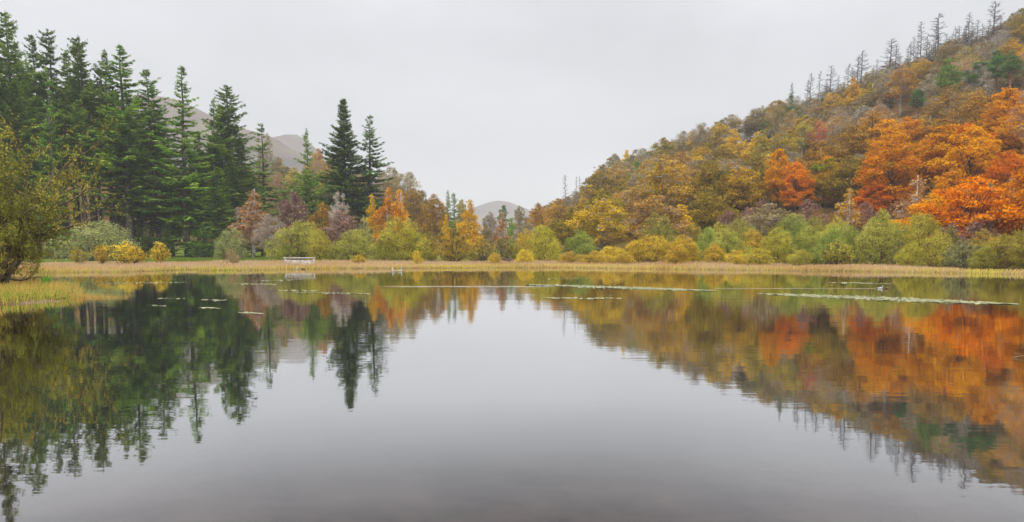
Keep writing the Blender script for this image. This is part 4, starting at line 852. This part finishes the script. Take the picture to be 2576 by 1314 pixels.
# fallen trunk
g = np.random.default_rng(8); tr = MB(); brn = MB()
def limb(mb, a, b, r, sag, k=5):
    a, b = np.array(a, float), np.array(b, float); u = np.linspace(0, 1, 6); P = a + (b - a)*u[:, None]; P[:, 2] += sag*4*u*(1 - u); P += g.normal(0, .06, P.shape); mb.tube(P, np.linspace(r, r*.3, 6), k, True)
Y = 92.; xa = at(1292, 652, Y)[0]; xb = at(1212, 652, Y)[0]; gz = ground(xa, Y); w_ = xa - xb
limb(tr, (0, 0, .1), (-w_, -.5, .9), .2, .35, 7); limb(tr, (0, 0, 0), (-w_*.55, .6, 2.4), .16, .2, 6)
for k in range(26):
    x = -w_*g.uniform(.2, 1.0); limb(brn, (x, g.uniform(-.4, .4), .3 + g.uniform(0, .9)), (x - g.uniform(.3, 1.8), g.uniform(-1, 1), g.uniform(.0, 1.9)), .05, .1, 3)
o = top_obj('fallen_tree', (xa, Y, gz), 'dark fallen tree with tangled low limbs lying under the valley gap', 'fallen tree'); part('trunk', tr.mesh('trunk', BARK['dark_bark'], True), o); part('branches', brn.mesh('branches', BARK['dark_bark']), o)
# twig poking out of the water at the right
x_, y_ = on_water(2600, 900); xe, ye = on_water(2546, 901); m = MB(); u = np.linspace(0, 1, 7); P = np.stack([x_ + (xe - x_)*u, y_ + (ye - y_)*u, .03 + .015*np.sin(u*5)], 1); P[0, 2] = -.05; m.tube(P, np.linspace(.014, .006, 7), 6)
m.twigs([P[3]], [P[3] + (-.06, .02, .03)], [P[3] + (-.14, .05, .05)], .006, .003)
o = bpy.data.objects.new('floating_twig', m.mesh('floating_twig', BARK['pale_twig'], True)); COL.objects.link(o); o['label'] = 'pale yellow twig lying on the water at the right edge'; o['category'] = 'twig'
# ------------------------------------------------------------------ water lilies
def pad_mat():
    mm, nt, out, N = newmat('lily_pad'); L = nt.links.new; a = N('Attribute', attribute_name='clump'); r = N('ValToRGB'); r.color_ramp.elements[0].color = lin('#868c54') + [1]; r.color_ramp.elements[1].color = lin('#b8b488') + [1]
    b = N('BsdfPrincipled'); b.inputs['Roughness'].default_value = .38; L(a.outputs['Fac'], r.inputs[0]); L(r.outputs[0], b.inputs['Base Color']); L(b.outputs[0], out.inputs[0]); return mm
PM = pad_mat(); g = np.random.default_rng(77)
def lily(xa, ya, xb, yb, thick, n, label, seed):
    g = np.random.default_rng(seed); m = MB(); u = g.beta(1.4, 1.4, n); gap = .5 + .5*np.sin(u*23 + seed)*np.sin(u*9 + 2*seed); k = g.uniform(0, 1, n) < (.35 + .65*gap); u = u[k]; n = len(u)
    prof = np.sin(PI*np.clip(u, .02, .98))**.7; v = g.normal(0, .34, n)*prof*thick
    xs_ = xa + (xb - xa)*u; ys_ = ya + (yb - ya)*u + v
    for x, y in zip(xs_, ys_):
        X, Y = on_water(x, y); r = g.uniform(.035, .085); z = .006 + g.uniform(0, .012); an = g.uniform(0, 2*PI); tl = g.normal(0, .07, 2)
        th = an + np.linspace(.22, 2*PI - .22, 9); V = np.stack([X + r*np.cos(th), Y + r*np.sin(th), z + r*(np.cos(th)*tl[0] + np.sin(th)*tl[1])], 1)
        V = np.vstack([V, [[X + .15*r*math.cos(an), Y + .15*r*math.sin(an), z]]]); m.add(V, None, [(q, q + 1, 9) for q in range(8)], [g.uniform(0, 1)]*8)
    return setting('lily_pads', m.mesh('lily_pads', PM), 'stuff', label, 'lily pads')
for k, t in enumerate([(1322, 716.5, 1800, 732, 4.2, 5200, 'long pale raft of lily pads in the middle right of the lake'), (1905, 739, 2560, 766, 6.4, 5200, 'largest raft of lily pads, nearest on the right'), (1365, 750, 1570, 752, 3.6, 170, 'small thin lily patch in front of the long raft'),
    (225, 714, 480, 711, 2., 260, 'faint lily streak below the left reed bank'), (590, 715, 702, 716, 2.2, 130, 'short lily streak left of the railing reflection'), (680, 731, 800, 733, 2.6, 100, 'short lily patch below the railing reflection'), (740, 737, 930, 740, 2., 140, 'thin lily line below the railing reflection'),
    (395, 752, 470, 752, 2.4, 45, 'small lily scrap over the dark fir reflections'), (500, 755, 570, 756, 2.6, 60, 'small lily patch right of the scrap on the fir reflections'), (498, 775, 555, 777, 2., 50, 'tiny lily scrap under the small patch'), (600, 787, 662, 790, 2.8, 50, 'nearest small lily patch on the left water'), (365, 769, 420, 771, 2., 30, 'faint lily specks close to the islet'),
    (2080, 711, 2240, 715, 1.7, 420, 'thin far lily streak near the right shore'), (640, 708, 760, 704, 1.4, 160, 'faint far lily line under the railing'), (1380, 703, 1480, 700, 1.2, 90, 'faint far lily line by the centre shore')]):
    lily(*t, seed=k + 1)
# ------------------------------------------------------------------ birds
def bird_mat(name, c):
    mm, nt, out, N = newmat(name); L = nt.links.new; tc = N('TexCoord'); n = N('TexNoise'); n.inputs['Scale'].default_value = 14; r = N('ValToRGB'); a = lin(c); r.color_ramp.elements[0].color = [v*.8 for v in a] + [1]; r.color_ramp.elements[1].color = a + [1]
    b = N('BsdfPrincipled'); b.inputs['Roughness'].default_value = .7; L(tc.outputs['Object'], n.inputs[0]); L(n.outputs[0], r.inputs[0]); L(r.outputs[0], b.inputs['Base Color']); L(b.outputs[0], out.inputs[0]); return mm
WHT, BRN, BIL = bird_mat('white_feather', '#efedea'), bird_mat('brown_feather', '#8a6a50'), bird_mat('orange_bill', '#c88428')
def bird(px, py, rz, sc, mat, label, upright=False):
    X, Y = on_water(px, py); m = MB()
    sp = np.array([(-.30, 0, .13), (-.26, 0, .11), (-.16, 0, .07), (0, 0, .06), (.12, 0, .07), (.19, 0, .11), (.22, 0, .18), (.235, 0, .25), (.25, 0, .30), (.275, 0, .325), (.31, 0, .32)]); R_ = np.array([.012, .035, .085, .11, .10, .07, .042, .036, .048, .05, .02])
    if upright: sp[6:, 2] += .06; sp[:3, 0] += .06
    m.tube(sp, R_, 10); o = bpy.data.objects.new('water_bird', m.mesh('water_bird', mat, True)); COL.objects.link(o); o.location = (X, Y, 0); o.rotation_euler = (0, 0, rz); o.scale = (sc,)*3; o['label'] = label; o['category'] = 'bird'; o['group'] = 'birds on the lake'
    b = MB(); z_ = sp[-1, 2]; b.tube([(.305, 0, z_), (.34, 0, z_ - .006), (.375, 0, z_ - .012)], [.017, .012, .004], 6); part('bill', b.mesh('bill', BIL, True), o)
    wg = MB()
    for s_ in (-1, 1): wg.tube([(-.27, .03*s_, .15), (-.12, .085*s_, .125), (.06, .088*s_, .105), (.12, .07*s_, .10)], [.01, .035, .04, .012], 6)
    part('wings', wg.mesh('wings', mat, True), o)
bird(990.5, 684.5, 2.2, .85, WHT, 'white bird swimming in mid lake, left of two close together', True); bird(1006, 683.5, .9, .85, WHT, 'white bird swimming in mid lake, right of two close together', True)
bird(2214, 727, 0., .48, WHT, 'pale duck trailing a long wake on the right, rear of the pair'); bird(2231, 727, 0., .48, BRN, 'brown-headed duck leading the pair with the long wake on the right')
bird(747.5, 678.5, 1.9, .62, WHT, 'small white bird at the reed edge under the railing', True); bird(763, 678, .2, .8, BRN, 'brown duck at the reed edge beside the small white bird')
# ------------------------------------------------------------------ mist between the hills
hz = MB(); x, y0, y1, z0, z1 = 3300, -850, 3300, -4, 330
hz.add([(-x, y0, z0), (x, y0, z0), (x, y1, z0), (-x, y1, z0), (-x, y0, z1), (x, y0, z1), (x, y1, z1), (-x, y1, z1)], [(3, 2, 1, 0), (4, 5, 6, 7), (0, 1, 5, 4), (1, 2, 6, 5), (2, 3, 7, 6), (3, 0, 4, 7)])
mm, nt, out, N = newmat('mist'); pv = N('VolumePrincipled'); pv.inputs['Color'].default_value = (.97, .975, .985, 1); pv.inputs['Density'].default_value = HAZE = .00038; pv.inputs['Anisotropy'].default_value = .0
nt.links.new(pv.outputs[0], out.inputs['Volume']); setting('haze', hz.mesh('haze', mm), 'stuff', 'thin mist filling the valley', 'mist')
# ------------------------------------------------------------------ sky and sun
W_ = bpy.data.worlds.new('World'); S.world = W_; W_.use_nodes = True; nt = W_.node_tree; nt.nodes.clear(); L = nt.links.new
def N(t, **k):
    n = nt.nodes.new('ShaderNode' + t)
    for a, v in k.items(): setattr(n, a, v)
    return n
EL, AZ = math.radians(48), math.radians(200)
sky = N('TexSky', sky_type='NISHITA'); sky.sun_disc = False; sky.sun_elevation = EL; sky.sun_rotation = AZ
tc = N('TexCoord'); sep = N('SeparateXYZ'); L(tc.outputs['Generated'], sep.inputs[0])
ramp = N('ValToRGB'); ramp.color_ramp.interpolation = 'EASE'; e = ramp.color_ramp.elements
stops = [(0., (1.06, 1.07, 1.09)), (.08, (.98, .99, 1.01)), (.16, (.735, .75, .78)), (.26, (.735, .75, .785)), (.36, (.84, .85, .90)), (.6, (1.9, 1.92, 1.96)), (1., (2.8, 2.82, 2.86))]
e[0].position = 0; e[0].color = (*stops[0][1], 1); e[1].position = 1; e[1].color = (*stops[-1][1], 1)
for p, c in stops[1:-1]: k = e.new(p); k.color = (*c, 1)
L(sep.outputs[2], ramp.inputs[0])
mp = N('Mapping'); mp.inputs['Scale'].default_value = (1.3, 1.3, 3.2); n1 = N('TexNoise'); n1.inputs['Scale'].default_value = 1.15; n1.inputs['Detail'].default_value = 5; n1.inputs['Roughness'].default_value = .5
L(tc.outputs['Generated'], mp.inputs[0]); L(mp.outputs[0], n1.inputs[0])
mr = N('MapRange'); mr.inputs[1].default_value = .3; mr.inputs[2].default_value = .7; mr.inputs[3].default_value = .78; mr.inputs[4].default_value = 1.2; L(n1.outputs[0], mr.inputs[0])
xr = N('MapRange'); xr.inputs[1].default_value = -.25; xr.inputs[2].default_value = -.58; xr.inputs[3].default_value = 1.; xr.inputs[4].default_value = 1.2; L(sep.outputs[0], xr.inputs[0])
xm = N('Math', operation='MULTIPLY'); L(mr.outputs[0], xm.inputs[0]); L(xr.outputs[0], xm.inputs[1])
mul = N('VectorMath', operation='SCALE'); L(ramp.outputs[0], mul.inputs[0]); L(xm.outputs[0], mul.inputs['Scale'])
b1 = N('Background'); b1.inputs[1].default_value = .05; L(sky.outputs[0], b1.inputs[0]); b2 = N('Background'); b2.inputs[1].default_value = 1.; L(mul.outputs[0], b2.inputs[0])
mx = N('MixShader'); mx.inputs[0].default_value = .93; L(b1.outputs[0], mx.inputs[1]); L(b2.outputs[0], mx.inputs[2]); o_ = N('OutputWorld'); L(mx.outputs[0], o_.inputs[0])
sd = bpy.data.lights.new('sun', 'SUN'); sd.energy = 1.3; sd.angle = math.radians(25); sd.color = (1, .96, .9); so = bpy.data.objects.new('sun', sd); COL.objects.link(so)
to_sun = Vector((math.sin(AZ)*math.cos(EL), math.cos(AZ)*math.cos(EL), math.sin(EL))); so.rotation_euler = to_sun.to_track_quat('Z', 'Y').to_euler()
# ------------------------------------------------------------------ render settings
S.view_settings.view_transform = 'Standard'; S.view_settings.look = 'None'; S.view_settings.exposure = 0; S.view_settings.gamma = 1
c = S.cycles; c.max_bounces = 5; c.diffuse_bounces = 2; c.glossy_bounces = 2; c.transmission_bounces = 2; c.transparent_max_bounces = 6; c.volume_bounces = 0; c.caustics_reflective = False; c.caustics_refractive = False
c.use_denoising = True
try: c.denoiser = 'OPENIMAGEDENOISE'
except Exception: pass
